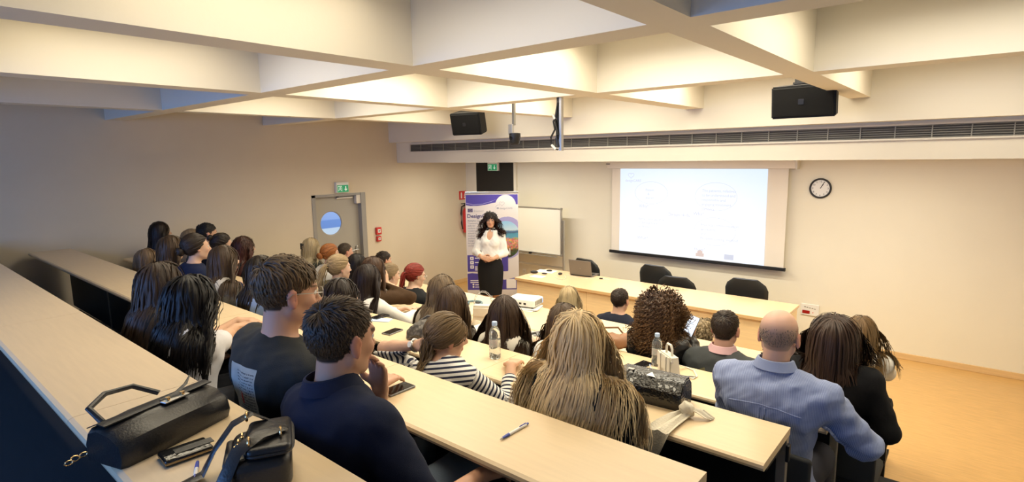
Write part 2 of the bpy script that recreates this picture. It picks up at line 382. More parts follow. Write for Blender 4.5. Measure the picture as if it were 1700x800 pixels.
# ------------------------------------------------------------------ projection screen
YS = YW-.10
tl, br = ony(1018, 283, YS), ony(1300, 445, YS); sx0, sx1 = tl[0]-.02, br[0]
ztop, zbot = float(ony(1160, 280, YS)[2]), float(br[2])
s = thing('projection_screen', 'pull-down projection screen showing a pale slide on the front wall', 'screen', (sx0, YS, zbot))
SW, SH = sx1-sx0, ztop-zbot
B().box((SW/2, .01, SH/2), (SW, .004, SH)).go('screen_fabric', M['screen'], s)
cz1 = float(ony(1160, 270, YS)[2])-zbot
B().box((SW/2+.01, .02, (SH+cz1)/2+.02), (SW+.16, .11, .12), .008).go('case', M['screen'], s)
B().box((SW+.10, .02, (SH+cz1)/2+.02), (.025, .13, .135), .004).go('end_cap', M['offwhite'], s)
B().box((-.055, -.038, (SH+cz1)/2+.03), (.07, .004, .012)).go('maker_mark', M['dark'], s)
B().box((SW/2, .0, -.02), (SW+.06, .035, .045), .004).go('bottom_bar', M['black'], s)
# projected slide
m = mat('projected_slide', (.12, .12, .13), .9, emit=(.84, .90, 1.0), estr=.97); M['slide'] = m
nt = m.node_tree; tc = node(m, 'ShaderNodeTexCoord'); gr = node(m, 'ShaderNodeTexGradient'); gr.gradient_type = 'SPHERICAL'; mp = node(m, 'ShaderNodeMapping')
nt.links.new(tc.outputs['Object'], mp.inputs[0]); nt.links.new(mp.outputs[0], gr.inputs[0]); mp.inputs['Location'].default_value = (-.62, 0, -.30); mp.inputs['Scale'].default_value = (.52, .52, .85)
rp = node(m, 'ShaderNodeValToRGB'); rp.color_ramp.elements[0].color = (.70, .84, 1, 1); rp.color_ramp.elements[1].color = (.95, .97, 1, 1); rp.color_ramp.elements[1].position = .65
nt.links.new(gr.outputs[0], rp.inputs[0]); nt.links.new(rp.outputs[0], nt.nodes['Principled BSDF'].inputs['Emission Color'])
ix0, ix1 = ony(1030, 300, YS)[0]-sx0, ony(1274, 300, YS)[0]-sx0
ix0b, ix1b = ony(1028, 415, YS)[0]-sx0, ony(1268, 440, YS)[0]-sx0
q = B(); q.prism([(ix0b, .004), (ix1b, .004), (ix1, SH-.002), (ix0, SH-.002)], -.0, .004, 'y'); q.go('slide', m, s)
IW = ix1-ix0
M['ink'] = mat('slide_ink', (.12, .12, .13), .9, emit=(.62, .66, .80), estr=.88)
M['ink2'] = mat('slide_ink_warm', (.12, .12, .13), .9, emit=(.80, .62, .56), estr=.80)
def st(tx, u, v, size):
    x = ix0+IW*u
    for wd in tx.split(): o = text('slide_text', wd, size, M['ink'], s, (x, -.002, SH*v), ext=.0002); x += max(vt.co.x for vt in o.data.vertices)+size*.25
def oval(u, v, a, b_):
    pts = [(ix0+IW*u+a*math.cos(2*math.pi*k/48), -.001, SH*v+b_*math.sin(2*math.pi*k/48)) for k in range(48)]
    B().tube(pts, .0022, 4, True, up=(0, 1, 0)).go('slide_oval', M['ink'], s)
st('designCARE', .04, .845, .055); st('Patient', .20, .74, .05); st('&', .215, .695, .05); st('doctor', .20, .65, .05)
st('Why?', .15, .545, .07); st('Design skills', .37, .465, .07)
for i, tx in enumerate(['Better communication', 'in the healthcare', 'professions']): st(tx, .15, .40-.045*i, .048)
st('What?', .14, .17, .07)
for i, tx in enumerate(['The patients, relatives', 'to be understood and', 'responsible and', 'engaging treatment', 'partners']): st(tx, .60, .75-.05*i, .055)
st('Why?', .545, .49, .07)
for i, tx in enumerate(['Practical communication', 'workshop', 'and', 'Problem solving method']): st(tx, .60, .375-.05*i, .055)
st('How?', .56, .095, .07)
oval(.24, .72, .27, .17); oval(.69, .70, .30, .20); oval(.69, .32, .30, .20)
pts = [(ix0+IW*.085+.05*(16*math.sin(t)**3)/16, -.001, SH*.92+.045*(13*math.cos(t)-5*math.cos(2*t)-2*math.cos(3*t)-math.cos(4*t))/16) for t in [2*math.pi*k/32 for k in range(32)]]
B().tube(pts, .003, 4, True, up=(0, 1, 0)).go('slide_heart', M['ink'], s)
B().box((ix0+IW*.79, -.001, SH*.055), (.13, .002, .075)).go('slide_flag', M['ink'], s)
B().box((ix0+IW*.60, -.001, SH*.05), (.12, .002, .05)).sph((ix0+IW*.60, -.001, SH*.08), .04, (1, .05, .8)).go('slide_emblem', M['ink2'], s)
# ------------------------------------------------------------------ clock
p = ony(1362.5, 312.5, YW); t = thing('wall_clock', 'round wall clock with black rim and white dial', 'clock', (p[0], YW, p[2]))
RC = .118
pts = [(RC*math.cos(2*math.pi*k/48), -.02, RC*math.sin(2*math.pi*k/48)) for k in range(48)]
B().tube(pts, .012, 10, True, up=(0, 1, 0)).go('rim', M['black'], t, True)
B().cyl((0, 0, 0), (0, -.018, 0), RC, n=48).go('dial', M['white'], t)
for k in range(12):
    a = math.radians(90-30*(k+1)); text('numeral', str(k+1), .032, M['dark'], t, (.088*math.cos(a), -.019, .088*math.sin(a)-.011), align='CENTER')
B().box((.017, -.021, .030), (.008, .003, .07), rot=Matrix.Rotation(math.radians(30), 4, 'Y')).go('hour_hand', M['dark'], t)
B().box((.020, -.0225, .040), (.005, .003, .095), rot=Matrix.Rotation(math.radians(27), 4, 'Y')).go('minute_hand', M['dark'], t)
# ------------------------------------------------------------------ wall plate right of the table
p = ony(1345, 514, YW); t = thing('wall_display', 'white wall plate with a small red display beside the table', 'wall plate', (p[0], YW, p[2]))
B().box((0, -.008, 0), (.215, .016, .15), .003).go('plate', M['white'], t)
B().box((-.045, -.018, -.032), (.09, .005, .042), .001).go('red_display', mat('led_red', (.20, .01, .008), .2, emit=(.5, .02, .01), estr=.25), t)
q = B()
for i in range(5): q.box((-.06+.03*i, -.017, .036-.004*i), (.018, .004, .010))
q.go('buttons', M['grille'], t)
B().box((.038, -.018, -.032), (.01, .005, .01)).go('lamp', M['red'], t)
# ------------------------------------------------------------------ whiteboard on its stand
YWB = 7.80
a, b = ony(862, 343, YWB), ony(932, 347, YWB); zt, zb = float(b[2]), float(ony(932, 424, YWB)[2])
x1 = float(b[0]); x0 = x1-1.45
t = thing('whiteboard', 'white magnetic board on a metal stand behind the banner', 'whiteboard', ((x0+x1)/2, YWB, 0)); W = x1-x0
B().box((0, 0, (zt+zb)/2), (W, .018, zt-zb)).go('board', M['wb'], t)
q = B(); q.box((0, -.004, zt), (W+.02, .03, .02)).box((0, -.004, zb), (W+.02, .03, .02)).box((-W/2, -.004, (zt+zb)/2), (.02, .03, zt-zb)).box((W/2, -.004, (zt+zb)/2), (.02, .03, zt-zb)); q.go('frame', M['metal'], t)
for sx in (-1, 1):
    for z in (zb, zt): B().box((sx*W/2, -.006, z), (.035, .035, .035), .004).go('corner_cap', M['grille'], t)
for sx in (-1, 1):
    B().box((sx*(W/2+.03), .02, (zb+.5)/2+.15), (.03, .03, zb+.5-.1)).go('post', M['metal'], t)
    B().box((sx*(W/2+.03), 0, .07), (.04, .5, .03), .004).go('foot', M['metal'], t)
    for dy in (-.22, .22): B().cyl((sx*(W/2+.03)-.012, dy, .03), (sx*(W/2+.03)+.012, dy, .03), .03).go('caster', M['black'], t)
B().box((0, -.045, zb-.03), (W*.9, .075, .012), .003).go('pen_tray', M['metal'], t)
B().box((0, .02, zb-.22), (W+.04, .02, .03)).go('cross_rail', M['metal'], t)
B().box((.08, -.05, zb-.008), (.05, .03, .03), .004).go('eraser', M['black'], t)
# wall socket under the board
p = ony(871, 450, YW); t = thing('wall_socket', 'small white wall socket low on the front wall under the whiteboard', 'socket', (p[0], YW, p[2]))
B().box((0, -.006, 0), (.08, .012, .08), .003).go('plate', M['white'], t); B().cyl((0, -.012, 0), (0, -.015, 0), .02).go('outlet', M['offwhite'], t)
# ================================================================== FURNITURE
# loudspeakers hung from the ceiling in front of the deep beam
def loudspeaker(px, py, y, yaw, pitch, label, w=.62, h=.34, d=.36):
    p = ony(px, py, y); t = thing('loudspeaker', label, 'loudspeaker', tuple(p), yaw)
    R = Matrix.Rotation(pitch, 4, 'X')
    q = B(); f = [(-w/2, -d/2), (w/2, -d/2), (w/2-.02, .02), (w*.27, d/2), (-w*.27, d/2), (-w/2+.02, .02)]
    q.prism(f, -h/2, h/2); bmesh.ops.bevel(q.bm, geom=q.bm.edges[:], offset=.01, segments=2, affect='EDGES')
    bmesh.ops.transform(q.bm, matrix=R, verts=q.bm.verts); q.go('cabinet', M['spkbody'], t)
    q = B(); q.box((0, -d/2-.006, 0), (w*.93, .012, h*.88), .005); bmesh.ops.transform(q.bm, matrix=R, verts=q.bm.verts); q.go('front_grille', M['spkgrille'], t)
    q = B(); q.box((-.01, -d/2-.014, 0), (.045, .004, .045), .001); bmesh.ops.transform(q.bm, matrix=R, verts=q.bm.verts); q.go('badge', M['black'], t)
    top = ZT-p[2]
    B().box((-w*.18, .03, (h/2+top)/2-.03), (.05, .035, top-h/2+.06)).go('hanger', M['black'], t)
    B().box((0, .02, h/2+.015), (w*.5, .05, .015)).go('yoke', M['black'], t)
    return t
M['spkbody'] = mat('speaker_cabinet', (.008, .008, .008), .6, spec=.3)
M['spkgrille'] = mat('speaker_cloth', (.005, .005, .005), .7, bump=.3, bscale=900, spec=.2)
loudspeaker(783, 202, 5.72, math.radians(14), math.radians(14), 'black loudspeaker hung under the ceiling left of the ceiling camera', .46, .30, .36)
loudspeaker(1341, 166, 5.45, math.radians(0), math.radians(8), 'black loudspeaker hung under the ceiling above the clock', .50, .27, .34)
# ceiling camera on its pole
p = ony(853, 200, 4.30); zt = float(ony(853, 172, 4.30)[2]); zc = float(ony(858, 225, 4.30)[2])
t = thing('ceiling_camera', 'small dark camera on a grey ceiling pole', 'camera', (p[0], 4.30, zc))
B().box((0, 0, (ZT-zc)/2+.05), (.026, .026, ZT-zc-.1)).go('pole', M['grille'], t)
B().box((-.02, -.02, .06), (.05, .03, .10), .003).go('bracket', M['metal'], t)
B().lathe([(.038, -.075), (.048, -.06), (.056, .0), (.056, .03), (.03, .035)], 20, (.035, -.03, -.01)).go('camera_body', M['black'], t, True)
B().cyl((.03, -.06, -.02), (.03, -.085, -.025), .018).go('lens', M['phone'], t, True)
# cable mast
p = ony(930, 210, 4.05); zb = float(ony(930, 250, 4.05)[2])
t = thing('ceiling_mast', 'bare metal ceiling mast with black cables hanging beside the ceiling camera', 'mast', (p[0], 4.05, zb))
hh = ZS-zb
B().box((.01, 0, hh/2+.05), (.026, .034, hh+.1)).go('rail', M['metal'], t)
B().box((-.012, -.005, hh*.55+.05), (.022, .030, hh*.9)).go('cover', M['black'], t)
B().tube([(-.02, -.02, hh*.72), (-.05, -.03, hh*.55), (-.035, -.03, hh*.40), (-.07, -.04, hh*.25), (-.075, -.03, .07), (-.05, -.02, .02), (-.01, -.02, .01)], .009, 6).go('cable', M['black'], t, True)
B().tube([(-.01, -.02, hh*.9), (-.03, -.03, hh*.6), (-.01, -.03, hh*.3), (-.02, -.03, .1), (-.005, -.02, .03)], .011, 6).go('cable', M['black'], t, True)
B().cyl((-.055, -.03, hh*.68), (-.03, -.03, hh*.60), .012).go('connector', M['offwhite'], t, True); B().cyl((-.07, -.03, .05), (-.03, -.025, .01), .011).go('connector', M['offwhite'], t, True)

# lecturer's table
TX0, TX1, TY0, TY1, TZ = -5.2, -1.55, 6.21, 7.02, .75
t = thing('lecturer_table', 'long beech lecturer table with a closed front below the screen', 'table', ((TX0+TX1)/2, (TY0+TY1)/2, 0))
W, D = TX1-TX0, TY1-TY0
B().box((0, 0, TZ-.015), (W, D, .03), .003).go('tabletop', M['tabletop'], t)
B().box((0, -D/2-.001, TZ-.02), (W, .006, .036), .002).go('edge_band', M['deskedge'], t)
for i in range(3): B().box((-W/2+W*(i+.5)/3, -D/2+.05, (TZ-.06)/2+.02), (W/3-.004, .02, TZ-.07), .002).go('front_panel', M['table'], t)
for sx in (-1, 1): B().box((sx*(W/2-.03), .03, (TZ-.03)/2), (.025, D-.1, TZ-.03), .002).go('side_panel', M['table'], t)
B().box((0, -D/2+.05, .02), (W-.1, .03, .04)).go('plinth', M['deskedge'], t)

# office chairs behind it
def office_chair(px, py, y, rz, label):
    p = ony(px, py, y); zt = float(p[2]); t = thing('office_chair', label, 'chair', (p[0], y, 0), rz, 'black leather chairs behind the lecturer table')
    # backrest faces -y (towards the room): curved shell
    w, h = .56, .58; z0 = zt-h; rings = []
    K = 9
    for k in range(K):
        v = k/(K-1); zz = z0+h*v; ww = w/2*(1-.12*(1-v))*(1 if v < .7 else math.sqrt(max(0, 1-((v-.7)/.31)**2*.75))); yo = .10+.05*v**2
        ring = []
        for i in range(16):
            a = 2*math.pi*i/16; cx = math.copysign(abs(math.cos(a))**.5, math.cos(a))*ww; ring.append((cx, yo+.035*math.sin(a)-.05*(cx/w*2)**2, zz))
        rings.append(ring)
    B().loft(rings).go('backrest', M['chairleather'], t, True)
    B().box((0, -.14, .46), (.50, .48, .09), .035, seg=4).go('seat', M['chairleather'], t, True)
    B().box((0, .10, .52), (.10, .03, .28), .008).go('back_bracket', M['black'], t)
    B().cyl((0, -.12, .10), (0, -.12, .42), .03).go('gas_lift', M['black'], t, True)
    for i in range(5):
        a = 2*math.pi*i/5; e = (.30*math.cos(a), -.12+.30*math.sin(a), .06)
        l = B().tube([(0, -.12, .11), (e[0]*.5, -.12+(e[1]+.12)*.5, .10), e], [.03, .025, .018], 8).go('base_arm', M['black'], t, True)
        B().cyl((e[0]-.02, e[1], .028), (e[0]+.02, e[1], .028), .028).go('caster', M['black'], l, True)
    return t
office_chair(980, 428, 7.42, math.radians(170), 'black leather office chair behind the open laptop')
office_chair(1094, 438, 7.50, math.radians(176), 'taller black leather office chair beside the lower black one, behind the table')
office_chair(1127, 456.5, 7.34, math.radians(186), 'low black leather office chair with its back just above the table')
office_chair(1243, 460, 7.45, math.radians(182), 'black leather office chair at the end of the table towards the wall display')

# ------------------------------------------------------------------ auditorium desks
seam2 = float(onz(835, 599, ROW[2][1])[0])
ENDX = {0: -.60, 1: -.573, 2: -.541, 3: -.49, 4: -.44}
DLAB = {0: 'long beech desk bearing the two black handbags, highest of the tiers', 1: 'long beech desk with a blue and white pen lying alone on it',
        2: 'long beech desk carrying the black crocodile bag and cream scarf', 3: 'long beech desk with the white handbag and the black patent pouch', 4: 'long beech desk carrying the white projector and the headphones'}
def slab(w, D=DEP, th=.032):
    """desk top strip: rounded edge towards the sitter"""
    prof = [(D/2, 0), (D/2, -th), (-D/2+.006, -th), (-D/2-.004, -th*.8), (-D/2-.006, -th*.5), (-D/2-.002, -th*.18), (-D/2+.010, 0)]
    q = B(); q.loft([[(-w/2, y, z) for y, z in prof], [(w/2, y, z) for y, z in prof]]); return q
for k in range(5):
    yf, zt, fz = ROW[k]; x1 = ENDX[k]; x0 = XL+.12
    DK = .62 if k == 4 else DEP; t = thing('lecture_desk', DLAB[k], 'desk', (0, yf-DK/2, fz)); h = zt-fz
    sec = (x1-seam2) if k == 2 else 1.47
    e = x1
    while e > x0+.05:
        a = max(x0, e-sec); o = slab(e-a-.002, DK).go('desktop', M['desk'], t); o.location = ((e+a)/2, 0, h)
        B().box(((e+a)/2, DK/2-.03, h*.52), (e-a-.02, .018, h*.80)).go('modesty_panel', M['black'], t)
        for xx in ((e-.022,) if e == x1 else (e-.02,)):
            B().box((xx, DK/2-.022, (h-.03)/2), (.038, .038, h-.03), .003).go('post', M['post'], t)
            B().box((xx-.005, .02, h-.055), (.025, DK*.62, .045), .004).go('bracket', M['black'], t)
            B().box((xx+.024, DK/2-.03, h-.10), (.014, .03, .075), .004).go('hinge', M['black'], t)
        e = a
# ------------------------------------------------------------------ tip-up seats
SEATG = 'black tip-up seats between the desks'
_seat = None
def seat(x, y, fz, rz=0):
    global _seat
    if _seat is None:
        t = thing('tip_up_seat', 'black padded tip-up seat fixed between the long beech desks', 'seat', (0, 0, 0), 0, SEATG)
        B().box((0, .04, .435), (.44, .40, .06), .025, seg=3).go('seat_pan', M['blackfab'], t, True)
        B().box((0, -.155, .63), (.44, .035, .30), .015, rot=Matrix.Rotation(math.radians(-6), 4, 'X'), seg=3).go('backrest', M['blackfab'], t, True)
        for sx in (-1, 1): B().box((sx*.20, -.06, .30), (.03, .22, .03)).box((sx*.20, -.14, .24), (.03, .035, .48)).go('bracket', M['black'], t)
        _seat = t
    else: t = copy_tree(_seat)
    t.location = (x, y, fz); t.rotation_euler = (0, 0, rz); return t
# ================================================================== PEOPLE: smooth-blended bodies and strand hair
def nrm(v): v = np.asarray(v, float); return v/np.linalg.norm(v)
def rotm(yaw, pitch=0, roll=0):
    """yaw left +, pitch nod down +, roll to the right +"""
    cy, sy = math.cos(yaw), math.sin(yaw); cp, sp = math.cos(pitch), math.sin(pitch); cr, sr = math.cos(roll), math.sin(roll)
    Rz = np.array([[cy, -sy, 0], [sy, cy, 0], [0, 0, 1]]); Rx = np.array([[1, 0, 0], [0, cp, sp], [0, -sp, cp]]); Ry = np.array([[cr, 0, sr], [0, 1, 0], [-sr, 0, cr]])
    return Rz @ Rx @ Ry
def cap(a, b, ra, rb=None, k=.02): return ('c', np.asarray(a, float), np.asarray(b, float), ra, ra if rb is None else rb, k)
def ell(c, r, R=None, k=.02, sub=False): return ('s' if sub else 'e', np.asarray(c, float), np.asarray(r, float), np.eye(3) if R is None else R, None, k)
def _eval(pr, X, Y, Z):
    if pr[0] == 'c':
        _, a, b, ra, rb, _k = pr; d = b-a; L2 = float(d@d)+1e-12
        t = ((X-a[0])*d[0]+(Y-a[1])*d[1]+(Z-a[2])*d[2])/L2; np.clip(t, 0, 1, out=t)
        return np.sqrt((X-a[0]-t*d[0])**2+(Y-a[1]-t*d[1])**2+(Z-a[2]-t*d[2])**2)-(ra+(rb-ra)*t)
    _, c, r, R, _n, _k = pr; x, y, z = X-c[0], Y-c[1], Z-c[2]
    u, v, w_ = [x*R[0, i]+y*R[1, i]+z*R[2, i] for i in range(3)]
    k0 = np.sqrt((u/r[0])**2+(v/r[1])**2+(w_/r[2])**2)+1e-9; k1 = np.sqrt((u/r[0]**2)**2+(v/r[1]**2)**2+(w_/r[2]**2)**2)+1e-9
    return k0*(k0-1)/k1
def _bbox(pr, m):
    if pr[0] == 'c': r = max(pr[3], pr[4])+m; return np.minimum(pr[1], pr[2])-r, np.maximum(pr[1], pr[2])+r
    e = np.abs(pr[3]) @ pr[2]+m; return pr[1]-e, pr[1]+e
def field(prims, h, infl=0.0, clip=None, noise=None):
    prims = [p for p in prims]
    if infl:
        q = []
        for p in prims: q.append(('c', p[1], p[2], p[3]+infl, p[4]+infl, p[5]) if p[0] == 'c' else (p[0], p[1], p[2]+infl, p[3], p[4], p[5]))
        prims = q
    bbs = [_bbox(p, .02+2*h) for p in prims if p[0] != 's']; lo = np.min([b[0] for b in bbs], 0)-h; hi = np.max([b[1] for b in bbs], 0)+h
    n = np.ceil((hi-lo)/h).astype(int)+1; D = np.full(n, .5, np.float32)
    ax = [(lo[i]+h*np.arange(n[i])).astype(np.float32) for i in range(3)]
    for p in prims:
        b0, b1 = _bbox(p, .02+2*h+p[5]*.5); i0 = np.clip(np.floor((b0-lo)/h).astype(int), 0, n-1); i1 = np.clip(np.ceil((b1-lo)/h).astype(int)+1, 1, n)
        sl = tuple(slice(a, b) for a, b in zip(i0, i1))
        d = _eval(p, ax[0][sl[0]][:, None, None], ax[1][sl[1]][None, :, None], ax[2][sl[2]][None, None, :]).astype(np.float32)
        E = D[sl]; k = p[5]
        if p[0] == 's': t = np.clip(.5-.5*(E+d)/k, 0, 1); D[sl] = E*(1-t)-d*t+k*t*(1-t)
        else: t = np.clip(.5+.5*(E-d)/k, 0, 1); D[sl] = E*(1-t)+d*t-k*t*(1-t)
    X, Y, Z = ax[0][:, None, None], ax[1][None, :, None], ax[2][None, None, :]
    if noise:
        a, f = noise; W_ = 0
        for i in range(7):
            dv = RNG.normal(0, 1, 3); dv /= np.linalg.norm(dv); fr = f*RNG.uniform(.6, 2.2); ph = RNG.uniform(0, 6.28)
            q = np.sin((X*dv[0]+Y*dv[1]+Z*dv[2])*fr+ph+1.3*np.sin((X*dv[1]+Y*dv[2]-Z*dv[0])*fr*.7)); W_ = W_+(np.abs(q)*1.6-1 if i % 2 else q)*.42
        D = D+a*(W_.astype(np.float32)*.8-.9)
    if clip is not None: D = np.maximum(D, clip(X, Y, Z).astype(np.float32))
    return D, lo, h
_CN = [(a, b, c) for a in (0, 1) for b in (0, 1) for c in (0, 1)]
def snets(D, lo, h):
    S = D < 0; c = np.zeros([s-1 for s in D.shape], np.int8)
    nx, ny, nz = D.shape
    for a, b, d in _CN: c += S[a:nx-1+a, b:ny-1+b, d:nz-1+d]
    mix = (c > 0) & (c < 8); I = np.argwhere(mix); n = len(I); vid = np.full(mix.shape, -1, np.int32); vid[mix] = np.arange(n)
    cv = {q: D[I[:, 0]+q[0], I[:, 1]+q[1], I[:, 2]+q[2]] for q in _CN}
    acc = np.zeros((n, 3)); cnt = np.zeros(n)
    for q in _CN:
        for ax in range(3):
            if q[ax]: continue
            r = list(q); r[ax] = 1; a, b = cv[q], cv[tuple(r)]; m = (a < 0) != (b < 0)
            t = np.where(m, a/np.where(m, a-b, 1), 0)
            for j in range(3): acc[:, j] += np.where(m, t if j == ax else q[j], 0)
            cnt += m
    V = lo+(I+acc/cnt[:, None])*h; F = []
    for ax in range(3):
        o = [(1, 2), (2, 0), (0, 1)][ax]
        A = np.take(S, range(S.shape[ax]-1), ax); Bs = np.take(S, range(1, S.shape[ax]), ax); E = np.argwhere(A != Bs)
        E = E[(E[:, o[0]] > 0) & (E[:, o[1]] > 0) & (E[:, o[0]] < mix.shape[o[0]]) & (E[:, o[1]] < mix.shape[o[1]])]
        if not len(E): continue
        def g(d0, d1): q = E.copy(); q[:, o[0]] -= d0; q[:, o[1]] -= d1; return vid[q[:, 0], q[:, 1], q[:, 2]]
        Q = np.stack([g(1, 1), g(0, 1), g(0, 0), g(1, 0)], 1); fl = ~A[E[:, 0], E[:, 1], E[:, 2]]
        Q[fl] = Q[fl][:, ::-1]; F.append(Q)
    return V, np.concatenate(F)
def np_obj(name, V, F, m, parent, col=None, smooth=True, attrs=None):
    me = bpy.data.meshes.new(name); V = np.ascontiguousarray(V, np.float32); F = np.ascontiguousarray(F, np.int32); nf, kf = F.shape
    me.vertices.add(len(V)); me.vertices.foreach_set('co', V.ravel()); me.loops.add(nf*kf); me.loops.foreach_set('vertex_index', F.ravel())
    me.polygons.add(nf); me.polygons.foreach_set('loop_start', np.arange(0, nf*kf, kf, dtype=np.int32))
    if smooth: me.polygons.foreach_set('use_smooth', np.ones(nf, bool))
    me.update(calc_edges=True)
    if col is not None:
        c = me.color_attributes.new('Col', 'FLOAT_COLOR', 'POINT'); c.data.foreach_set('color', np.concatenate([col, np.ones((len(col), 1))], 1).astype(np.float32).ravel())
    for k, v in (attrs or {}).items():
        a = me.attributes.new(k, 'FLOAT', 'POINT'); a.data.foreach_set('value', v.astype(np.float32))
    me.materials.append(m)
    o = bpy.data.objects.new(name, me); COL.objects.link(o); o.parent = parent; return o

# ------------------------------------------------------------------ anatomy
def head_prims(Hc, R, s, fem):
    def P(x, y, z): return Hc+R @ (np.array([x, y, z])*s)
    j = .93 if fem else 1.0; k = .016*s
    pr = [ell(P(0, -.014, .030), np.array([.076, .098, .087])*s, R, k), ell(P(0, .028, -.030), np.array([.060*j, .064, .082])*s, R, .03*s),
          cap(P(-.050*j, .0, -.052), P(-.022*j, .058, -.088), .020*s, .018*s, k), cap(P(.050*j, .0, -.052), P(.022*j, .058, -.088), .020*s, .018*s, k),
          ell(P(0, .066, -.092), np.array([.026, .024, .022])*s, R, k), cap(P(-.034, .077, .024), P(.034, .077, .024), .014*s, k=.012*s),
          ell(P(-.040*j, .060, -.026), np.array([.022, .022, .022])*s, R, k), ell(P(.040*j, .060, -.026), np.array([.022, .022, .022])*s, R, k),
          ell(P(-.031, .101, .004), np.array([.017, .018, .011])*s, R, .008*s, True), ell(P(.031, .101, .004), np.array([.017, .018, .011])*s, R, .008*s, True),
          cap(P(0, .088, .010), P(0, .110, -.030), .0075*s, .0125*s, .010*s), cap(P(-.011, .098, -.036), P(.011, .098, -.036), .0085*s, k=.006*s),
          ell(P(0, .090, -.061), np.array([.022, .011, .006])*s, R, .004*s), ell(P(0, .088, -.072), np.array([.019, .011, .007])*s, R, .004*s)]
    for sx in (-1, 1):
        Re = R @ rotm(-sx*.35, 0, 0)
        pr += [ell(P(sx*.080, -.008, -.006), np.array([.008, .019, .031])*s, Re, .006*s), ell(P(sx*.080, -.004, -.032), np.array([.007, .010, .012])*s, Re, .005*s),
               ell(P(sx*.090, .000, -.004), np.array([.006, .010, .018])*s, Re, .004*s, True)]
    return pr
def hand_prims(W, fdir, pn, side, s=1.0, curl=.35, spread=.10, thumb=.7):
    """W wrist, fdir finger direction, pn palm normal (out of the palm), side +1 = right hand"""
    f = nrm(fdir); pn = np.asarray(pn, float); pn = nrm(pn-f*(pn@f)); sd = np.cross(f, pn)*side    # towards the thumb
    out = []
    for i, (o, L, r) in enumerate([(.030, .072, .0088), (.010, .080, .0092), (-.010, .074, .0088), (-.029, .060, .0078)]):
        L *= s; k0 = W+f*.088*s*(1-.05*abs(i-1))+sd*o*s; out.append(cap(W+sd*o*.6*s+f*.01, k0, .0135*s, .0115*s, .012))
        d = nrm(f+sd*(o*spread*25)); p = k0; c = curl*(1+.12*i)
        for q, fr in enumerate((.45, .32, .23)):
            a = c*(.8 if q == 0 else 1.0); d = nrm(d*math.cos(a)+pn*math.sin(a)); n_ = p+d*L*fr; out.append(cap(p, n_, r*s*(1-.07*q), r*s*(.93-.09*q), .004)); p = n_
    b = W+f*.022*s+sd*.022*s; d = nrm(f*.55+sd*thumb+pn*.35); m_ = b+d*.042*s; e = m_+nrm(f*.85+sd*.35+pn*.25)*.032*s; t = e+nrm(f+pn*.35)*.026*s
    out += [cap(b, m_, .014*s, .0115*s, .012), cap(m_, e, .0105*s, .0098*s, .005), cap(e, t, .0095*s, .0078*s, .004)]
    return out
def ik(S, T, l1, l2, pole):
    d = T-S; L = np.linalg.norm(d)
    if L > (l1+l2)*.995: T = S+d/L*(l1+l2)*.995; d = T-S; L = np.linalg.norm(d)
    u = d/L; a = (l1*l1-l2*l2+L*L)/(2*L); hh = math.sqrt(max(0, l1*l1-a*a)); p = np.asarray(pole, float); p = nrm(p-u*(p@u))
    return S+u*a+p*hh, T
# ------------------------------------------------------------------ hair
HC0, HR = np.array([0, -.014, .030]), np.array([.078, .100, .089])
def scalp(N, lim=None):
    i = np.arange(int(N*1.75)); z = 1-2*(i+.5)/len(i); ph = i*2.399963; r = np.sqrt(1-z*z)
    d = np.stack([r*np.cos(ph), r*np.sin(ph), z], 1); d += RNG.normal(0, .03, d.shape); d /= np.linalg.norm(d, axis=1)[:, None]
    p = HC0+d*HR; az = np.degrees(np.arctan2(np.abs(p[:, 0]), p[:, 1]))
    zl = np.interp(az, [0, 35, 60, 80, 95, 125, 180], lim or [.072, .064, .038, .006, -.012, -.062, -.072])
    return d[p[:, 2] > zl]
def strands(name, P, r, col, parent, c0, tipc=None, var=.22, flat=.55, taper=True):
    N, K, _ = P.shape; T = np.gradient(P, axis=1); T /= np.linalg.norm(T, axis=2)[:, :, None]+1e-9
    c = np.asarray(c0); out = P-c; out[..., 2] *= .3; out /= np.linalg.norm(out, axis=2)[:, :, None]+1e-9
    sd = np.cross(T, out); sd /= np.linalg.norm(sd, axis=2)[:, :, None]+1e-9; nn = np.cross(sd, T)
    R = np.broadcast_to(np.asarray(r), (N,))[:, None]*(np.interp(np.linspace(0, 1, K), [0, .12, .75, 1], [.7, 1, .9, .25]) if taper else np.ones(K))[None]
    V = np.stack([P+sd*R[..., None], P-sd*R[..., None], P+nn*(R*flat)[..., None]], 2).reshape(-1, 3)
    b = (np.arange(N)*K*3)[:, None, None]+(np.arange(K-1)*3)[None, :, None]
    F = np.concatenate([np.stack([b+i, b+(i+1) % 3, b+3+(i+1) % 3, b+3+i], -1).reshape(-1, 4) for i in (1, 2)])
    cv = np.asarray(col)[None, None]*1.2*(1+RNG.uniform(-var, var, (N, 1, 1)))
    if tipc is not None: t = np.linspace(0, 1, K)[None, :, None]**1.3*RNG.uniform(.6, 1.2, (N, 1, 1)); t = np.clip(t, 0, 1); cv = cv*(1-t)+np.asarray(tipc)[None, None]*(1+RNG.uniform(-var, var, (N, 1, 1)))*t
    else: cv = np.broadcast_to(cv, (N, K, 3))
    C = np.repeat(np.clip(cv, 0, 1)[:, :, None, :], 3, 2).reshape(-1, 3)
    return np_obj(name, V, F, M['hair'], parent, np.clip(C, .001, 1))
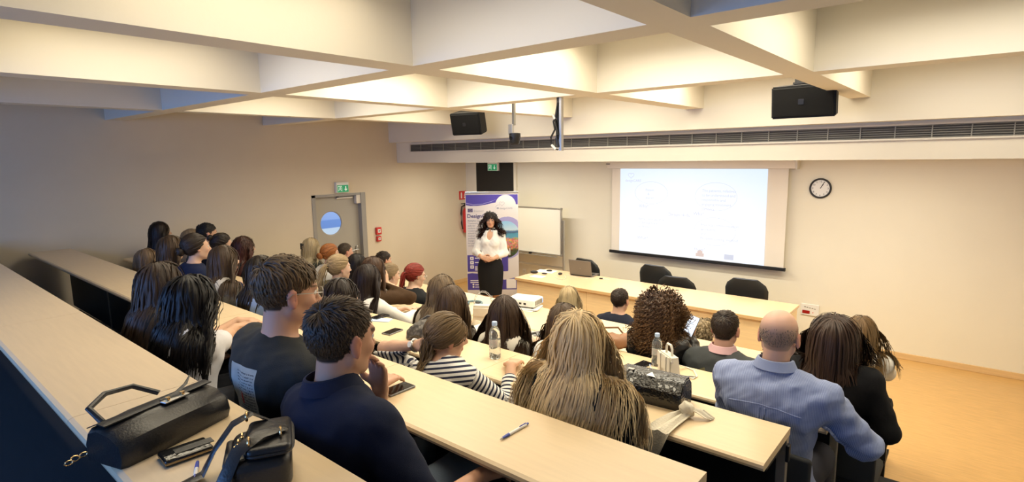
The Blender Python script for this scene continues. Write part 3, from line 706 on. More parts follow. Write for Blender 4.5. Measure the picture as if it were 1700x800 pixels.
class Head:
    def __init__(s, Hc, R, sc, cols): s.Hc, s.R, s.s, s.cols = Hc, R, sc, cols
    def w(s, p): return s.Hc+(p*s.s) @ s.R.T
    def l(s, p): return ((p-s.Hc) @ s.R)/s.s
    def push(s, p, infl):
        q = (s.l(p)-HC0)/HR; n = np.linalg.norm(q, axis=1); k = 1+infl/.09; m = n < k; q[m] *= (k[m]/n[m])[:, None] if np.ndim(k) else (k/n[m])[:, None]
        p = s.w(HC0+q*HR)
        # face and jaw block
        l = s.l(p); f = (l-np.array([0, .028, -.030]))/np.array([.068, .074, .090]); n = np.linalg.norm(f, axis=1); m = n < 1; f[m] /= n[m][:, None]
        l[m] = (np.array([0, .028, -.030])+f*np.array([.068, .074, .090]))[m]; p = s.w(l)
        for c, r in s.cols:
            f = (p-c)/(r+infl[:, None]*.6); n = np.linalg.norm(f, axis=1); m = n < 1
            p[m] = (c+f/np.maximum(n, 1e-6)[:, None]*(r+infl[:, None]*.6))[m]
        return p
def sim(H, p, v, L, K, infl, grav=.34, inert=.80, bias=None, back=0.0, open_face=True):
    pts = [p.copy()]; hstep = L/K
    for k in range(K):
        v = v*inert; v[:, 2] -= grav
        if bias is not None: v = v+bias
        l = H.l(p)
        if open_face:
            m = (l[:, 1] > .035) & (l[:, 2] < .055); side = np.where(l[:, 0] >= 0, 1., -1.)
            v = v+np.where(m, 1., 0)[:, None]*(H.R[:, 0][None]*(side*.75)[:, None]-H.R[:, 1][None]*.45)
        if back: v[:, 1] -= back*(l[:, 2] < -.08)
        v /= np.linalg.norm(v, axis=1)[:, None]+1e-9
        pn = H.push(p+v*hstep[:, None], infl*min(1, (k+1)/4)); v = (pn-p); v /= np.linalg.norm(v, axis=1)[:, None]+1e-9; p = pn; pts.append(p.copy())
    return np.stack(pts, 1)
def helix(P, amp, per, H):
    N, K, _ = P.shape; T = np.gradient(P, axis=1); T /= np.linalg.norm(T, axis=2)[:, :, None]+1e-9
    e1 = np.cross(T, np.array([.3, .5, .8])); e1 /= np.linalg.norm(e1, axis=2)[:, :, None]+1e-9; e2 = np.cross(T, e1)
    s_ = np.concatenate([np.zeros((N, 1)), np.cumsum(np.linalg.norm(np.diff(P, axis=1), axis=2), 1)], 1); ph = RNG.uniform(0, 6.28, (N, 1))+s_*6.283/per*RNG.uniform(.8, 1.2, (N, 1))
    a = amp*np.minimum(1, s_/.06)
    return P+e1*(a*np.cos(ph))[..., None]+e2*(a*np.sin(ph))[..., None]
def make_hair(H, st, parent):
    kind = st['k']; N = st.get('n', 420); col = st['c']; tip = st.get('tip'); r = st.get('r', .0075); up = H.R[:, 2]
    c0 = H.w(HC0[None])[0]
    if kind in ('long', 'bob', 'curly'):
        d = scalp(N, st.get('lim')); n_ = len(d); part = st.get('part', .0); lay = RNG.uniform(0, 1, n_)
        root = H.w(HC0+d*HR)
        sa, sb = nrm([part, .62, .78]), nrm([part*.6, -.50, .86]); ab = sb-sa; tt = np.clip(((d-sa)@ab)/(ab@ab), 0, 1)
        t = d-(sa+tt[:, None]*ab); t[:, 2] -= .05; t -= d*np.sum(t*d, 1)[:, None]; t /= np.linalg.norm(t, axis=1)[:, None]+1e-9; v = t @ H.R.T
        L = st.get('len', .48)*RNG.uniform(.86, 1.04, n_)
        if kind == 'bob' or st.get('even'):
            zend = (H.Hc-up*st.get('drop', .20))[2]; L = np.clip((root[:, 2]-zend)*1.0+.07*np.clip(d[:, 2]+.2, 0, 1.2)+RNG.uniform(-.012, .012, n_), .05, 1)
        infl = .004+lay*st.get('vol', .020)
        wide = RNG.uniform(0, 1, n_) < .22
        if kind != 'curly': infl[wide] *= .5
        K = st.get('K', 11)
        P = sim(H, root, v, L, K, infl, back=st.get('back', .12), grav=st.get('grav', .55), inert=st.get('inert', .62))
        wv = st.get('wave', .004)
        if kind == 'curly': P = helix(P, st.get('amp', .011), st.get('per', .035), H)
        elif wv: P = helix(P, wv, st.get('per', .16), H)
        rr = r*RNG.uniform(.7, 1.25, n_)
        if kind != 'curly': rr[wide] = rr[wide]*1.9
        return strands('hair', P, rr, col, parent, c0, tip, st.get('var', .18), .35)
    if kind in ('short', 'buzz', 'bald', 'fringe'):
        d = scalp(N, st.get('lim')); 
        if kind == 'bald': d = d[(HC0+d*HR)[:, 2] < .055-np.abs(RNG.normal(0, .035, len(d)))]
        n_ = len(d); root = H.w(HC0+d*HR*.985); crown = nrm([.1, -.55, .83])
        t = d-crown[None]*1.0; t[:, 1] += st.get('fwd', .25)*np.clip(d[:, 2], 0, 1); t[:, 0] += st.get('sidesweep', 0)*np.clip(d[:, 2], 0, 1); t -= d*np.sum(t*d, 1)[:, None]; t /= np.linalg.norm(t, axis=1)[:, None]+1e-6
        top = np.clip((d[:, 2]-.15)/.5, 0, 1)
        lift = st.get('lift', .35)*(.25+.75*top)+RNG.uniform(-.1, .1, n_)
        v = nrm_rows(t+d*lift[:, None]+RNG.normal(0, st.get('mess', .12), d.shape)) @ H.R.T
        L = (st.get('len', .035)*top+st.get('side', .014)*(1-top))*RNG.uniform(.75, 1.2, n_)
        K = st.get('K', 4)
        pts = [root]; p = root; 
        for k in range(K):
            p = p+v*(L/K)[:, None]; v = v+np.array([0, 0, -st.get('fall', .10)])-d @ H.R.T*(st.get('curl', .12)); v /= np.linalg.norm(v, axis=1)[:, None]; pts.append(p)
        P = np.stack(pts, 1)
        if st.get('wave'): P = helix(P, st['wave'], st.get('per', .05), H)
        return strands('hair', P, r*RNG.uniform(.7, 1.2, n_), col, parent, c0, tip, st.get('var', .3))
    # pulled back: pony / bun
    T = np.array(st.get('tie', (0, -.112, .035))); Td = nrm((T-HC0)/HR); d = scalp(N, st.get('lim')); n_ = len(d); K = 9; pts = []
    ang = np.arccos(np.clip(d @ Td, -1, 1)); infl = .003+RNG.uniform(0, 1, n_)*st.get('vol', .012)
    for k in range(K):
        t = k/(K-1)*.97; s0 = np.sin((1-t)*ang)/np.maximum(np.sin(ang), .05); s1 = np.sin(t*ang)/np.maximum(np.sin(ang), .05); q = d*s0[:, None]+Td*s1[:, None]; q /= np.linalg.norm(q, axis=1)[:, None]
        pts.append(H.w(HC0+q*HR*(1+infl/.09*math.sin(math.pi*min(1, t*1.2+.1)))[:, None]))
    P = np.stack(pts, 1); o = strands('hair', P, r, col, parent, c0, None, st.get('var', .25), taper=False)
    Tw = H.w((HC0+Td*HR*1.06)[None])[0]; od = H.R @ Td
    if kind == 'bun':
        br = st.get('br', .036); bc = Tw+od*br*.75; m_ = 70; pts = []
        a0 = RNG.uniform(0, 6.28, m_); tl = RNG.normal(0, .5, m_)
        e1 = nrm(np.cross(od, [.2, .3, .9])); e2 = np.cross(od, e1)
        for k in range(10):
            a = a0+k*.33; lat = tl+.12*k-.5; cl = np.cos(lat)*br*RNG.uniform(.97, 1.03); pts.append(bc+e1*(np.cos(a)*cl)[:, None]+e2*(np.sin(a)*cl)[:, None]+od*(np.sin(lat)*br*.8)[:, None])
        b = strands('bun', np.stack(pts, 1), br*.24, col, parent, bc, None, .25, .8)
        return o
    m_ = st.get('tn', 110); L = st.get('len', .26)*RNG.uniform(.8, 1.03, m_); p = Tw+RNG.normal(0, st.get('tr', .009), (m_, 3)); v = np.tile(od*1.0+np.array(st.get('td', (0, 0, -.1))), (m_, 1))+RNG.normal(0, .14, (m_, 3)); v /= np.linalg.norm(v, axis=1)[:, None]
    P = sim(H, p, v, L, 10, np.full(m_, .006), st.get('grav', .30), .82, open_face=False); P = helix(P, .006, .12, H)
    strands('ponytail', P, r*1.05, col, parent, c0, tip, .25)
    e1 = nrm(np.cross(od, [.2, .3, .9])); e2 = np.cross(od, e1)
    B().tube([Tw+od*.006+(e1*math.cos(a)+e2*math.sin(a))*.017 for a in np.linspace(0, 6.283, 16)[:-1]], .007, 6, True, up=tuple(od)).go('hair_tie', M['black'], parent, True)
    return o
def nrm_rows(a): return a/(np.linalg.norm(a, axis=1)[:, None]+1e-9)
# ------------------------------------------------------------------ the person builder
HIPY = {1: .93, 2: 1.79, 3: 2.645, 4: 3.50, 5: 4.72}
def person(label, px=None, py=None, row=None, yh=None, hy=None, dx=0, turn=0, hyaw=0, hpit=4, hroll=0, sex='f', hair=None, skin=(.62, .40, .28), top=None, sleeve=1.0, neck=.034,
           L='desk', Rr='desk', legs=None, vox=.010, hs=None, sw=None, hips=None, stand=False, headtop=None, bulk=1.0, collar=None, seatit=True, glasses=False, extra=None, stripes=False, turtle=False, wr=.0035, shrug=0, scoop=.085, collz=0.0, knees=None, vneck=0):
    fem = sex == 'f'; s = hs or (.97 if fem else 1.03)
    fz = 0 if stand else ROW[row][2]
    ht = np.array(headtop) if headtop is not None else ony(px, py, yh)
    hy_ = hy if hy is not None else (ht[1]-.02 if stand else HIPY[row])
    th = math.radians(turn); base = np.array([ht[0]+dx, hy_, fz])
    t = thing('person', label, 'person', tuple(base), th)
    Rb = rotm(th); Ht = Rb.T @ (ht-base); R = rotm(math.radians(hyaw), math.radians(hpit), math.radians(hroll))
    hairup = .012 if hair and hair['k'] not in ('bald', 'buzz') else .003
    Hc = Ht-R @ np.array([0, 0, (.117*s)+hairup]); Hc = Hc-R @ np.array([0, -.014, 0])*s*.5
    Nb = Hc+np.array([0, -.030, -.165])*s+R @ np.array([0, -.012, 0])
    Pz = .93 if stand else .53; Pv = np.array([0, 0, Pz])
    a = Nb-Pv; La = np.linalg.norm(a); upv = a/La; rt = np.array([1., 0, 0]); rt = nrm(rt-upv*(rt@upv)); fw = np.cross(upv, rt)
    Rt = np.stack([rt, fw, upv], 1)
    w_ = bulk*(.92 if fem else 1.04); sw = sw or (.150 if fem else .178)*bulk**.5
    Tp = [ell(Pv+upv*.03, (.165*w_, .125*w_, .13), Rt, .05), ell(Pv+a*.36+fw*.012, (.138*w_, .105*w_, .17), Rt, .06), ell(Pv+a*.66+fw*.012, (.158*w_, .112*w_, .19), Rt, .05),
          ell(Pv+a*.80-fw*.01, (.150*w_, .092*w_, .12), Rt, .05)]
    if fem: Tp += [ell(Pv+a*.63+fw*.080+rt*q*.066, (.052, .050, .054), Rt, .035) for q in (-1, 1)]
    S = {q: Nb-upv*(.062-shrug)+rt*q*sw+fw*.008 for q in (-1, 1)}
    Tp += [cap(S[q], Nb-upv*.015, .052*w_, .050, .035) for q in (-1, 1)]
    Tp += [ell(Pv+a*.78+rt*q*sw*.62-fw*.035, (.070*w_, .060*w_, .10), Rt, .04) for q in (-1, 1)]
    neckp = [cap(Nb-upv*.02, Hc+R @ np.array([0, -.018, -.045])*s, .056*s*(.90 if fem else 1.06), .050*s*(.90 if fem else 1.06), .028)]
    arms = {}; hp = []; ar = .92 if fem else 1.05
    for q, spec in ((-1, L), (1, Rr)):
        if spec == 'desk': spec = dict(w=(q*RNG.uniform(.06, .16), .36+RNG.uniform(-.02, .03), .785), f=(-q*.45, 1, -.05), pn=(0, 0, -1))
        elif spec == 'lap': spec = dict(w=(q*.10, .26, .63), f=(-q*.4, 1, -.1), pn=(0, 0, -1))
        elif spec == 'down': spec = dict(w=(q*.24, .16, .60), f=(0, .8, -.6), pn=(-q, 0, 0))
        T = Rb.T @ (np.array(spec['W'], float)-base) if 'W' in spec else np.array(spec['w'], float); pole = spec.get('pole', (q*.7, -.35, -1)); l1, l2 = .285*s, .250*s
        E, T = ik(S[q], T, l1, l2, pole); arms[q] = (S[q], E, T)
        f = spec.get('f'); f = nrm(T-E) if f is None else f
        hp += hand_prims(T, f, spec.get('pn', (0, 0, -1)), q, s*.98, spec.get('curl', .28), spec.get('spread', .10), spec.get('thumb', .7))
    ap = []
    for q in (-1, 1):
        s0, e0, w0 = arms[q]; ap += [cap(s0, e0, .050*ar, .040*ar, .03), cap(e0, e0+(w0-e0)*.35, .040*ar, .039*ar, .02), cap(e0+(w0-e0)*.3, w0, .039*ar, .026*ar, .02)]
    hd = head_prims(Hc, R, s, fem)
    lp = []
    if stand and legs is not None:
        for q in (-1, 1): lp += [cap((q*.085, 0, .88), (q*.075, .01, .50), .085, .052, .03), cap((q*.075, .01, .50), (q*.07, -.015, .30), .050, .050, .02), cap((q*.07, -.015, .30), (q*.07, 0, .10), .050, .030, .02), cap((q*.07, -.02, .09), (q*.075, .10, .05), .030, .026, .02)]
    vox = vox*1.25 if vox > .0103 else vox*1.04
    D, lo, h = field(Tp+neckp+ap+hp+hd+lp, vox); V, F = snets(D, lo, h)
    # skin colours by place on the face
    sk = np.array(skin); C = np.tile(sk, (len(V), 1)); l = ((V-Hc) @ R)/s
    lip = np.minimum(np.linalg.norm((l-[0, .094, -.061])/[.024, .012, .007], axis=1), np.linalg.norm((l-[0, .092, -.072])/[.020, .012, .008], axis=1)); C[lip < 1.05] = sk*np.array([.85, .55, .55])
    ear = (np.abs(l[:, 0]) > .074) & (np.abs(l[:, 2]) < .045) & (np.abs(l[:, 1]) < .035); C[ear] = sk*np.array([1.02, .80, .76])
    chk = np.exp(-(np.minimum(np.linalg.norm(l-[.042, .07, -.03], axis=1), np.linalg.norm(l-[-.042, .07, -.03], axis=1))/.02)**2); C *= 1-chk[:, None]*np.array([0, .14, .14])
    if hair:
        hc = np.array(hair['c'])
        brow = (np.abs(np.abs(l[:, 0])-.032) < .019) & (np.abs(l[:, 2]-.026-(.02-np.abs(np.abs(l[:, 0])-.03))*.15) < .0045) & (l[:, 1] > .06); C[brow] = hc*.8+sk*.15
        az = np.degrees(np.arctan2(np.abs(l[:, 0]), l[:, 1]+.014)); zl = np.interp(az, [0, 35, 60, 80, 95, 125, 180], hair.get('lim') or [.072, .064, .038, .006, -.012, -.062, -.072])
        sc_ = (l[:, 2] > zl-.004) & (np.linalg.norm((l-HC0)/HR, axis=1) < 1.12) & (np.linalg.norm(l, axis=1) < .2) & ~((np.abs(l[:, 0]) > .0785) & (l[:, 2] < .03))
        if hair['k'] == 'bald':
            f_ = np.clip((.072-l[:, 2]-.3*np.clip(l[:, 1]+.03, 0, 1))/.07, 0, .6)[:, None]; C = np.where(sc_[:, None], hc*.9*f_+C*(1-f_), C)
        else: C[sc_] = hc*.75
    np_obj('body', V, F, M['skin'], t, np.clip(C, .003, 1))
    # eyes
    for q in (-1, 1):
        b = bmesh.new(); bmesh.ops.create_uvsphere(b, u_segments=12, v_segments=8, radius=.0115*s); vv = np.array([v.co[:] for v in b.verts])
        c = np.tile([.75, .73, .70], (len(vv), 1)); c[vv[:, 1]/s > .0086] = (.05, .03, .02)
        eo = mesh_obj('eye', Hc+(vv+np.array([q*.031, .079, .004])*s) @ R.T, [tuple(x.index for x in f.verts) for f in b.faces], M['eye'], t, True); b.free()
        ca = eo.data.color_attributes.new('Col', 'FLOAT_COLOR', 'POINT'); ca.data.foreach_set('color', np.concatenate([c, np.ones((len(c), 1))], 1).astype(np.float32).ravel())
    # ---- clothes
    cp = list(Tp); sl = []
    for q in (-1, 1):
        s0, e0, w0 = arms[q]
        if sleeve > 0:
            sl.append(cap(s0, s0+(e0-s0)*min(1, sleeve*2), .056*ar, (.056-.010*min(1, sleeve*2))*ar+.004*(sleeve <= .5), .03))
            if sleeve > .5: sl.append(cap(e0, e0+(w0-e0)*min(1, sleeve*2-1), .046*ar, .034*ar, .03))
    npos = Nb+upv*neck; nn = nrm(upv*1.0+fw*(.0 if turtle else .32) if not collar else upv+fw*.12)
    def nclip(X, Y, Z):
        dpl = (X-npos[0])*nn[0]+(Y-npos[1])*nn[1]+(Z-npos[2])*nn[2]
        nx_ = nrm(Hc-Nb); x, y, z = X-Nb[0], Y-Nb[1], Z-Nb[2]; ta = x*nx_[0]+y*nx_[1]+z*nx_[2]
        dist = np.sqrt((x-ta*nx_[0])**2+(y-ta*nx_[1])**2+(z-ta*nx_[2])**2); top_ = dpl-.05
        return np.maximum(np.minimum(dpl, scoop-dist), top_)
    if turtle: cp.append(cap(Nb-upv*.03, Nb+(Hc-Nb)*.55, .064*s, .058*s, .03))
    vn = [ell(Nb+fw*.088-upv*(.03+vneck*.5), (.036, .07, vneck), Rt, .006, True)] if vneck else []
    D, lo, h = field(cp+sl+vn, vox*1.4, infl=.011, clip=nclip, noise=(wr, 34)); V, F = snets(D, lo, h)
    at = None
    if stripes:
        u = V @ upv-Pv@upv; u = u.copy()
        for q in (-1, 1):
            s0, e0, w0 = arms[q]
            for a0, b0, off in ((s0, e0, 0.), (e0, w0, .285*s)):
                dd = b0-a0; L2 = dd@dd; t0 = ((V-a0)@dd)/L2; tt = np.clip(t0, 0, 1); dist = np.linalg.norm(V-a0-tt[:, None]*dd, axis=1)
                inside = (dist < .092) & (t0 > .03) & (np.abs((V-Nb)@rt)*1.0 > sw*1.02)
                u[inside] = (off+tt*math.sqrt(L2))[inside]
        at = {'stripe': u}
    topo = np_obj('top', V, F, top, t, attrs=at)
    if collar:   # turned-down shirt collar
        for q, (rr, zz, cc) in enumerate([(1, 0, collar)]):
            K = 22; rings = []
            for k in range(K):
                an = math.radians(100+340*k/(K-1)); cx, sy = math.cos(an), math.sin(an)
                base_ = Nb+upv*(.056+collz)+fw*.004; o_ = rt*cx+fw*sy; dz = -.022*max(0, sy)**2
                rings.append([base_+o_*.066*s+upv*(.020+dz), base_+o_*.074*s+upv*(.018+dz), base_+o_*.092*s+upv*(-.022+dz), base_+o_*.084*s+upv*(-.026+dz)])
            B().loft(rings).go('collar', cc, topo, True)
    # trousers / skirt
    if not stand:
        lg = [ell(Pv, (.175*w_, .14*w_, .115), None, .05)]
        kn = knees or ((-.12, .42, .515), (.12, .42, .515))
        for q, kk in zip((-1, 1), kn): lg += [cap((q*.09, .02, .525), kk, .088*w_, .066*w_, .03), cap(kk, (kk[0], kk[1]-.02, .10), .062*w_, .046*w_, .02)]
        D, lo, h = field(lg, .028, noise=(.003, 30)); V, F = snets(D, lo, h); np_obj('trousers', V, F, legs or cloth((.02, .022, .03)), t)
        for kk in kn: B().sph((kk[0], kk[1]+.03, .045), .05, (.85, 2.4, .85)).go('shoe', M['black'], t, True)
        if seatit:
            so = seat(base[0], base[1]-.01, fz, th)
            if row == 5: so['label'] = 'black padded seat standing on the parquet before the front desk'; so['group'] = 'black seats before the front desk'
    # hair
    cols = [(Pv+a*.66+fw*.01, np.array([.172*w_, .130*w_, .205])), (Pv+a*.82-fw*.01, np.array([.165*w_, .112*w_, .135]))]+[(S[q]+upv*.0, np.array([.075, .075, .072])) for q in (-1, 1)]
    H = Head(Hc, R, s, cols)
    if hair: make_hair(H, hair, t)
    if glasses:
        q = B()
        def G(x, y, z): return H.w(np.array([[x, y, z]]))[0]
        for sx in (-1, 1):
            q2 = [G(sx*.031+.023*math.cos(b_), .108-.004*abs(math.cos(b_)), .002+.019*math.sin(b_)) for b_ in np.linspace(0, 6.283, 20)[:-1]]
            q.tube(q2, .0014, 5, True, up=tuple(R[:, 1])); q.tube([G(sx*.054, .104, .006), G(sx*.074, .06, .008), G(sx*.086, -.01, .010), G(sx*.084, -.03, -.01)], .0016, 5)
        q.tube([G(-.008, .108, .006), G(.008, .108, .006)], .0014, 5); q.go('glasses', M['metal'], t, True)
    info = dict(t=t, H=H, Nb=Nb, up=upv, rt=rt, fw=fw, S=S, arms=arms, Pv=Pv, a=a, top=topo, base=base, s=s, R=R)
    return info
# ================================================================== THE PEOPLE
HB = 1.0; BLK = (.006, .005, .005); DKB = (.015, .009, .006); BRN = (.040, .022, .012); LBR = (.085, .052, .028); DBL = (.20, .135, .070); BLD = (.34, .26, .15); GNG = (.20, .070, .018); RED = (.15, .018, .012)
PALE, MID, TAN = (.66, .44, .33), (.60, .38, .27), (.52, .31, .20)
def LONG(c, n=420, **k): return dict(k='long', c=c, n=n, **k)
def far(c, **k): return dict(k='long', c=c, n=420, r=.0062, K=11, **k)
wht = cloth((.70, .68, .64), .85, .2, 300); blkc = cloth((.010, .010, .011), .85, .25, 350)
def onrow(px, py, row, dz=.03): return onz(px, py, ROW[row][1]+dz)
# special fabrics
def fn(m, op, a, b=None):
    n = node(m, 'ShaderNodeMath'); n.operation = op
    for i, v in enumerate((a, b)):
        if v is None: continue
        if isinstance(v, (int, float)): n.inputs[i].default_value = v
        else: m.node_tree.links.new(v, n.inputs[i])
    return n.outputs[0]
def mixc(m, fac, c0, c1):
    n = node(m, 'ShaderNodeMix'); n.data_type = 'RGBA'; m.node_tree.links.new(fac, n.inputs[0])
    for i, c in ((6, c0), (7, c1)):
        if isinstance(c, tuple): n.inputs[i].default_value = (*c, 1)
        else: m.node_tree.links.new(c, n.inputs[i])
    return n.outputs[2]
def setcol(m, s): m.node_tree.links.new(s, m.node_tree.nodes['Principled BSDF'].inputs['Base Color'])
def objxyz(m):
    tc = node(m, 'ShaderNodeTexCoord'); sp = node(m, 'ShaderNodeSeparateXYZ'); m.node_tree.links.new(tc.outputs['Object'], sp.inputs[0]); return sp.outputs
m = M['breton'] = mat('breton_stripes', (.8, .8, .8), .85, bump=.15, bscale=400)
at_ = node(m, 'ShaderNodeAttribute'); at_.attribute_name = 'stripe'
setcol(m, mixc(m, fn(m, 'LESS_THAN', fn(m, 'FRACT', fn(m, 'DIVIDE', at_.outputs['Fac'], .0235)), .44), (.74, .72, .68), (.012, .016, .045)))
m = M['blueshirt'] = mat('blue_striped_shirt', (.24, .29, .46), .8, bump=.12, bscale=400)
o_ = objxyz(m); setcol(m, mixc(m, fn(m, 'LESS_THAN', fn(m, 'FRACT', fn(m, 'DIVIDE', fn(m, 'ADD', o_[0], fn(m, 'MULTIPLY', o_[1], .6)), .0075)), .45), (.30, .36, .54), (.19, .235, .42)))
m = M['page'] = mat('black_tee_page', (.011, .013, .013), .85, bump=.2, bscale=350)
# ---- first tier (nearest)
pA = person('young man in a black T-shirt with a printed page on the back and glasses', 475, 424, 1, 1.0, dx=-.06, turn=2, hyaw=-12, hpit=6, sex='m', skin=(.58, .33, .22), top=M['page'], sleeve=.42, vox=.0062, hs=1.07, neck=.040, glasses=True, L='lap', Rr=dict(w=(.20, .34, .80), f=(-.3, .9, 0)),
    hair=dict(k='fringe', c=(.050, .031, .017), tip=(.19, .125, .066), n=3000, r=.0030, len=.085, side=.026, lift=.55, fwd=.60, sidesweep=.15, mess=.20, fall=.20, curl=.34, K=6, wave=.004, per=.07), legs=cloth((.05, .07, .11)), sw=.185)  # strand tips lightened: strong light on the hair top painted into their colour
pD = person('young man in a navy polo shirt resting his face on his hand', 566, 491, 1, .95, dx=.05, turn=0, hyaw=2, hpit=6, sex='m', skin=(.56, .31, .20), top=cloth((.012, .017, .040), .9, .2, 600), sleeve=.46, vox=.0060, neck=.04, collar=cloth((.013, .018, .042), .9, .2, 600), hs=1.06,
    L=dict(W=ony(632, 648, 1.10), f=(.05, -.12, 1), pn=(.1, -1, -.1), curl=.32, spread=.35, pole=(-.2, .5, -1)), Rr=dict(w=(.26, .30, .66), f=(-.1, 1, -.3)), hair=dict(k='short', c=(.026, .016, .010), tip=(.085, .055, .030), n=3400, r=.0024, len=.034, side=.013, lift=.45, fwd=.35, mess=.20, K=4), legs=cloth((.13, .17, .23), .8, .3, 250), sw=.19, knees=((-.20, .42, .52), (.05, .44, .565)))
pB = person('woman with long black hair and a white blouse, hands folded on the desk', 325, 453, 1, 1.05, dx=.03, hyaw=-5, hpit=16, skin=TAN, top=cloth((.62, .62, .66), .8, .2, 300), vox=.009, sleeve=.45, L=dict(W=onrow(395, 532, 1), f=(.7, .7, 0)), Rr=dict(W=onrow(396, 540, 1), f=(-.2, 1, 0)),
    hair=LONG(BLK, 1500, r=.0046, len=.50, vol=.045, K=13, wave=.006, per=.16, back=.05, part=-.1))
person('woman with smooth dark brown hair and dark clothes beside the black-haired woman', 272, 431, 1, 1.03, L='lap', Rr='lap', dx=.02, hyaw=-4, hpit=12, skin=MID, top=blkc, vox=.011, hair=LONG((.030, .018, .011), 700, r=.0058, len=.50, vol=.03, part=.1))
# ---- second tier
pS = person('woman with a low ponytail in a navy and white striped top, hand to her head', 748, 519, 2, 1.90, dx=.06, turn=-4, hyaw=-20, hpit=10, hroll=6, skin=(.60, .36, .24), top=M['breton'], sleeve=.80, neck=.012, vox=.0066, stripes=True, L=dict(W=ony(692, 573, 1.80), f=(.93, .20, .30), pn=(.25, .95, -.2), curl=.18, spread=.16, pole=(-1, -.1, -.6)), Rr='desk', sw=.17,
    hair=dict(k='pony', c=(.13, .085, .042), tip=(.19, .13, .07), n=1500, r=.0035, vol=.018, tie=(0, -.105, -.045), len=.17, tn=340, tr=.017, grav=.5, td=(.15, .2, -.6)), legs=cloth((.03, .04, .07)))
pH = person('woman with very long wavy blonde hair and a black denim jacket', 963, 510, 2, 1.87, dx=.0, turn=6, hyaw=0, hpit=6, skin=PALE, top=cloth((.013, .014, .016), .8, .35, 220), vox=.008, wr=.006, bulk=1.06, sw=.17, sleeve=1.0, Rr='lap',
    hair=LONG((.52, .375, .19), 2300, r=.0034, len=.60, vol=.036, K=16, wave=.008, per=.20, tip=(.76, .61, .38), back=.12, var=.25))
person('girl with long straight brown hair in a cream T-shirt', 372, 404, 2, 1.87, hyaw=-8, skin=PALE, top=cloth((.58, .52, .42)), sleeve=.42, vox=.0115, hair=LONG((.045, .027, .015), 640, r=.0058, len=.46, vol=.016, wave=.002), hpit=6)
person('woman with hair in a dark bun and a navy jacket by the left wall', 322, 387, 2, 1.87, hyaw=-4, hpit=-2, skin=MID, top=cloth((.008, .014, .045)), vox=.011, turtle=True, hair=dict(k='bun', c=(.022, .014, .009), n=420, r=.008, tie=(0, -.105, -.005), br=.034))
person('woman with shoulder-length brown hair in a patterned cream top', 283, 389, 2, 1.87, hyaw=-6, skin=MID, top=mat('cream_pattern', (.45, .40, .30), .85, var=.7, vscale=40), vox=.0125, hair=far((.055, .032, .017), len=.36))
person('woman with fair hair half hidden beside the patterned cream top', 244, 411, 2, 1.82, skin=PALE, top=blkc, vox=.013, hair=far((.14, .09, .05), len=.3))
person('person with dark hair and a light blue top behind the black T-shirt man', 434, 421, 2, 1.87, L='lap', Rr='lap', hyaw=-4, skin=MID, top=cloth((.30, .40, .60)), vox=.0125, sleeve=.5, hair=far((.020, .014, .009), len=.34))
person('dark-haired listener almost hidden between the two young men in T-shirts', 566, 459, 2, 1.87, L='lap', Rr='lap', skin=MID, top=blkc, vox=.0125, hair=far(DKB, len=.34))
# ---- third tier
person('man with dark cropped hair and a black top by the left wall', 343, 369, 3, 2.62, sex='m', hyaw=-10, skin=TAN, top=cloth((.010, .012, .022)), vox=.0125, neck=.03, hair=dict(k='short', c=(.010, .008, .007), n=700, r=.006, len=.032, side=.012, lift=.4))
person('woman with long dark hair at the far wall end of the third tier', 265, 366, 3, 2.38, hy=2.52, skin=MID, top=blkc, vox=.013, hyaw=-10, hair=far(DKB, len=.42, vol=.024))
person('fair-haired listener half hidden by the navy jacket', 318, 378, 3, 2.55, skin=PALE, top=cloth((.05, .05, .05)), vox=.0135, hair=far((.20, .14, .08), len=.3))
person('woman with a small dark bun in front of the cream T-shirt girl', 368, 387, 3, 2.56, skin=MID, hyaw=-6, top=blkc, vox=.0125, hair=dict(k='bun', c=(.016, .011, .008), n=300, r=.010, tie=(0, -.085, .062), br=.030))
person('person with tousled dark top hair and long auburn lengths', 404, 390, 3, 2.64, skin=PALE, hyaw=-8, top=blkc, vox=.0125, hair=far((.028, .012, .008), tip=(.075, .016, .009), len=.42, vol=.022, wave=.008, per=.08))
person('woman with a blonde ponytail tied high on the third tier', 563, 422, 3, 2.82, skin=PALE, hyaw=-8, top=cloth((.16, .14, .09)), vox=.0115, hair=dict(k='pony', c=(.24, .17, .09), tip=(.45, .36, .22), n=420, r=.008, tie=(0, -.108, .030), len=.26, tn=90, td=(0, -.2, .1), grav=.42))
person('woman in a brown turtleneck leaning her head on her hand', 624, 424, 3, 2.95, hy=2.70, dx=-.06, skin=(.55, .34, .23), hyaw=-10, hroll=10, hpit=8, top=cloth((.050, .026, .011)), turtle=True, vox=.009, Rr=dict(W=ony(641, 470, 3.0), f=(-.35, .1, 1), pn=(-1, 0, 0), curl=.2, pole=(.9, .2, -1)), L='lap', hair=LONG((.042, .021, .011), 640, r=.0058, len=.36, vol=.014, part=.2))
person('woman with long dark straight hair and a white top, beside the brown turtleneck', 610, 436, 3, 2.60, skin=MID, hyaw=-14, top=wht, vox=.0105, sleeve=.8, hair=LONG((.014, .008, .006), 640, r=.0058, len=.44, vol=.014, wave=.002))
person('woman with long light brown hair next to the brown-haired one behind the grey woven bag', 735, 453, 3, 2.80, hyaw=-8, skin=PALE, top=cloth((.42, .35, .26)), vox=.0105, hair=LONG((.10, .066, .036), 640, r=.0058, len=.50, vol=.020, tip=(.19, .14, .08), back=.0))
person('woman with long brown hair and a white top behind the grey woven bag', 751, 470, 3, 2.58, hyaw=-6, skin=PALE, top=wht, vox=.0105, hair=LONG((.060, .036, .020), 640, r=.0058, len=.46, vol=.016, wave=.003))
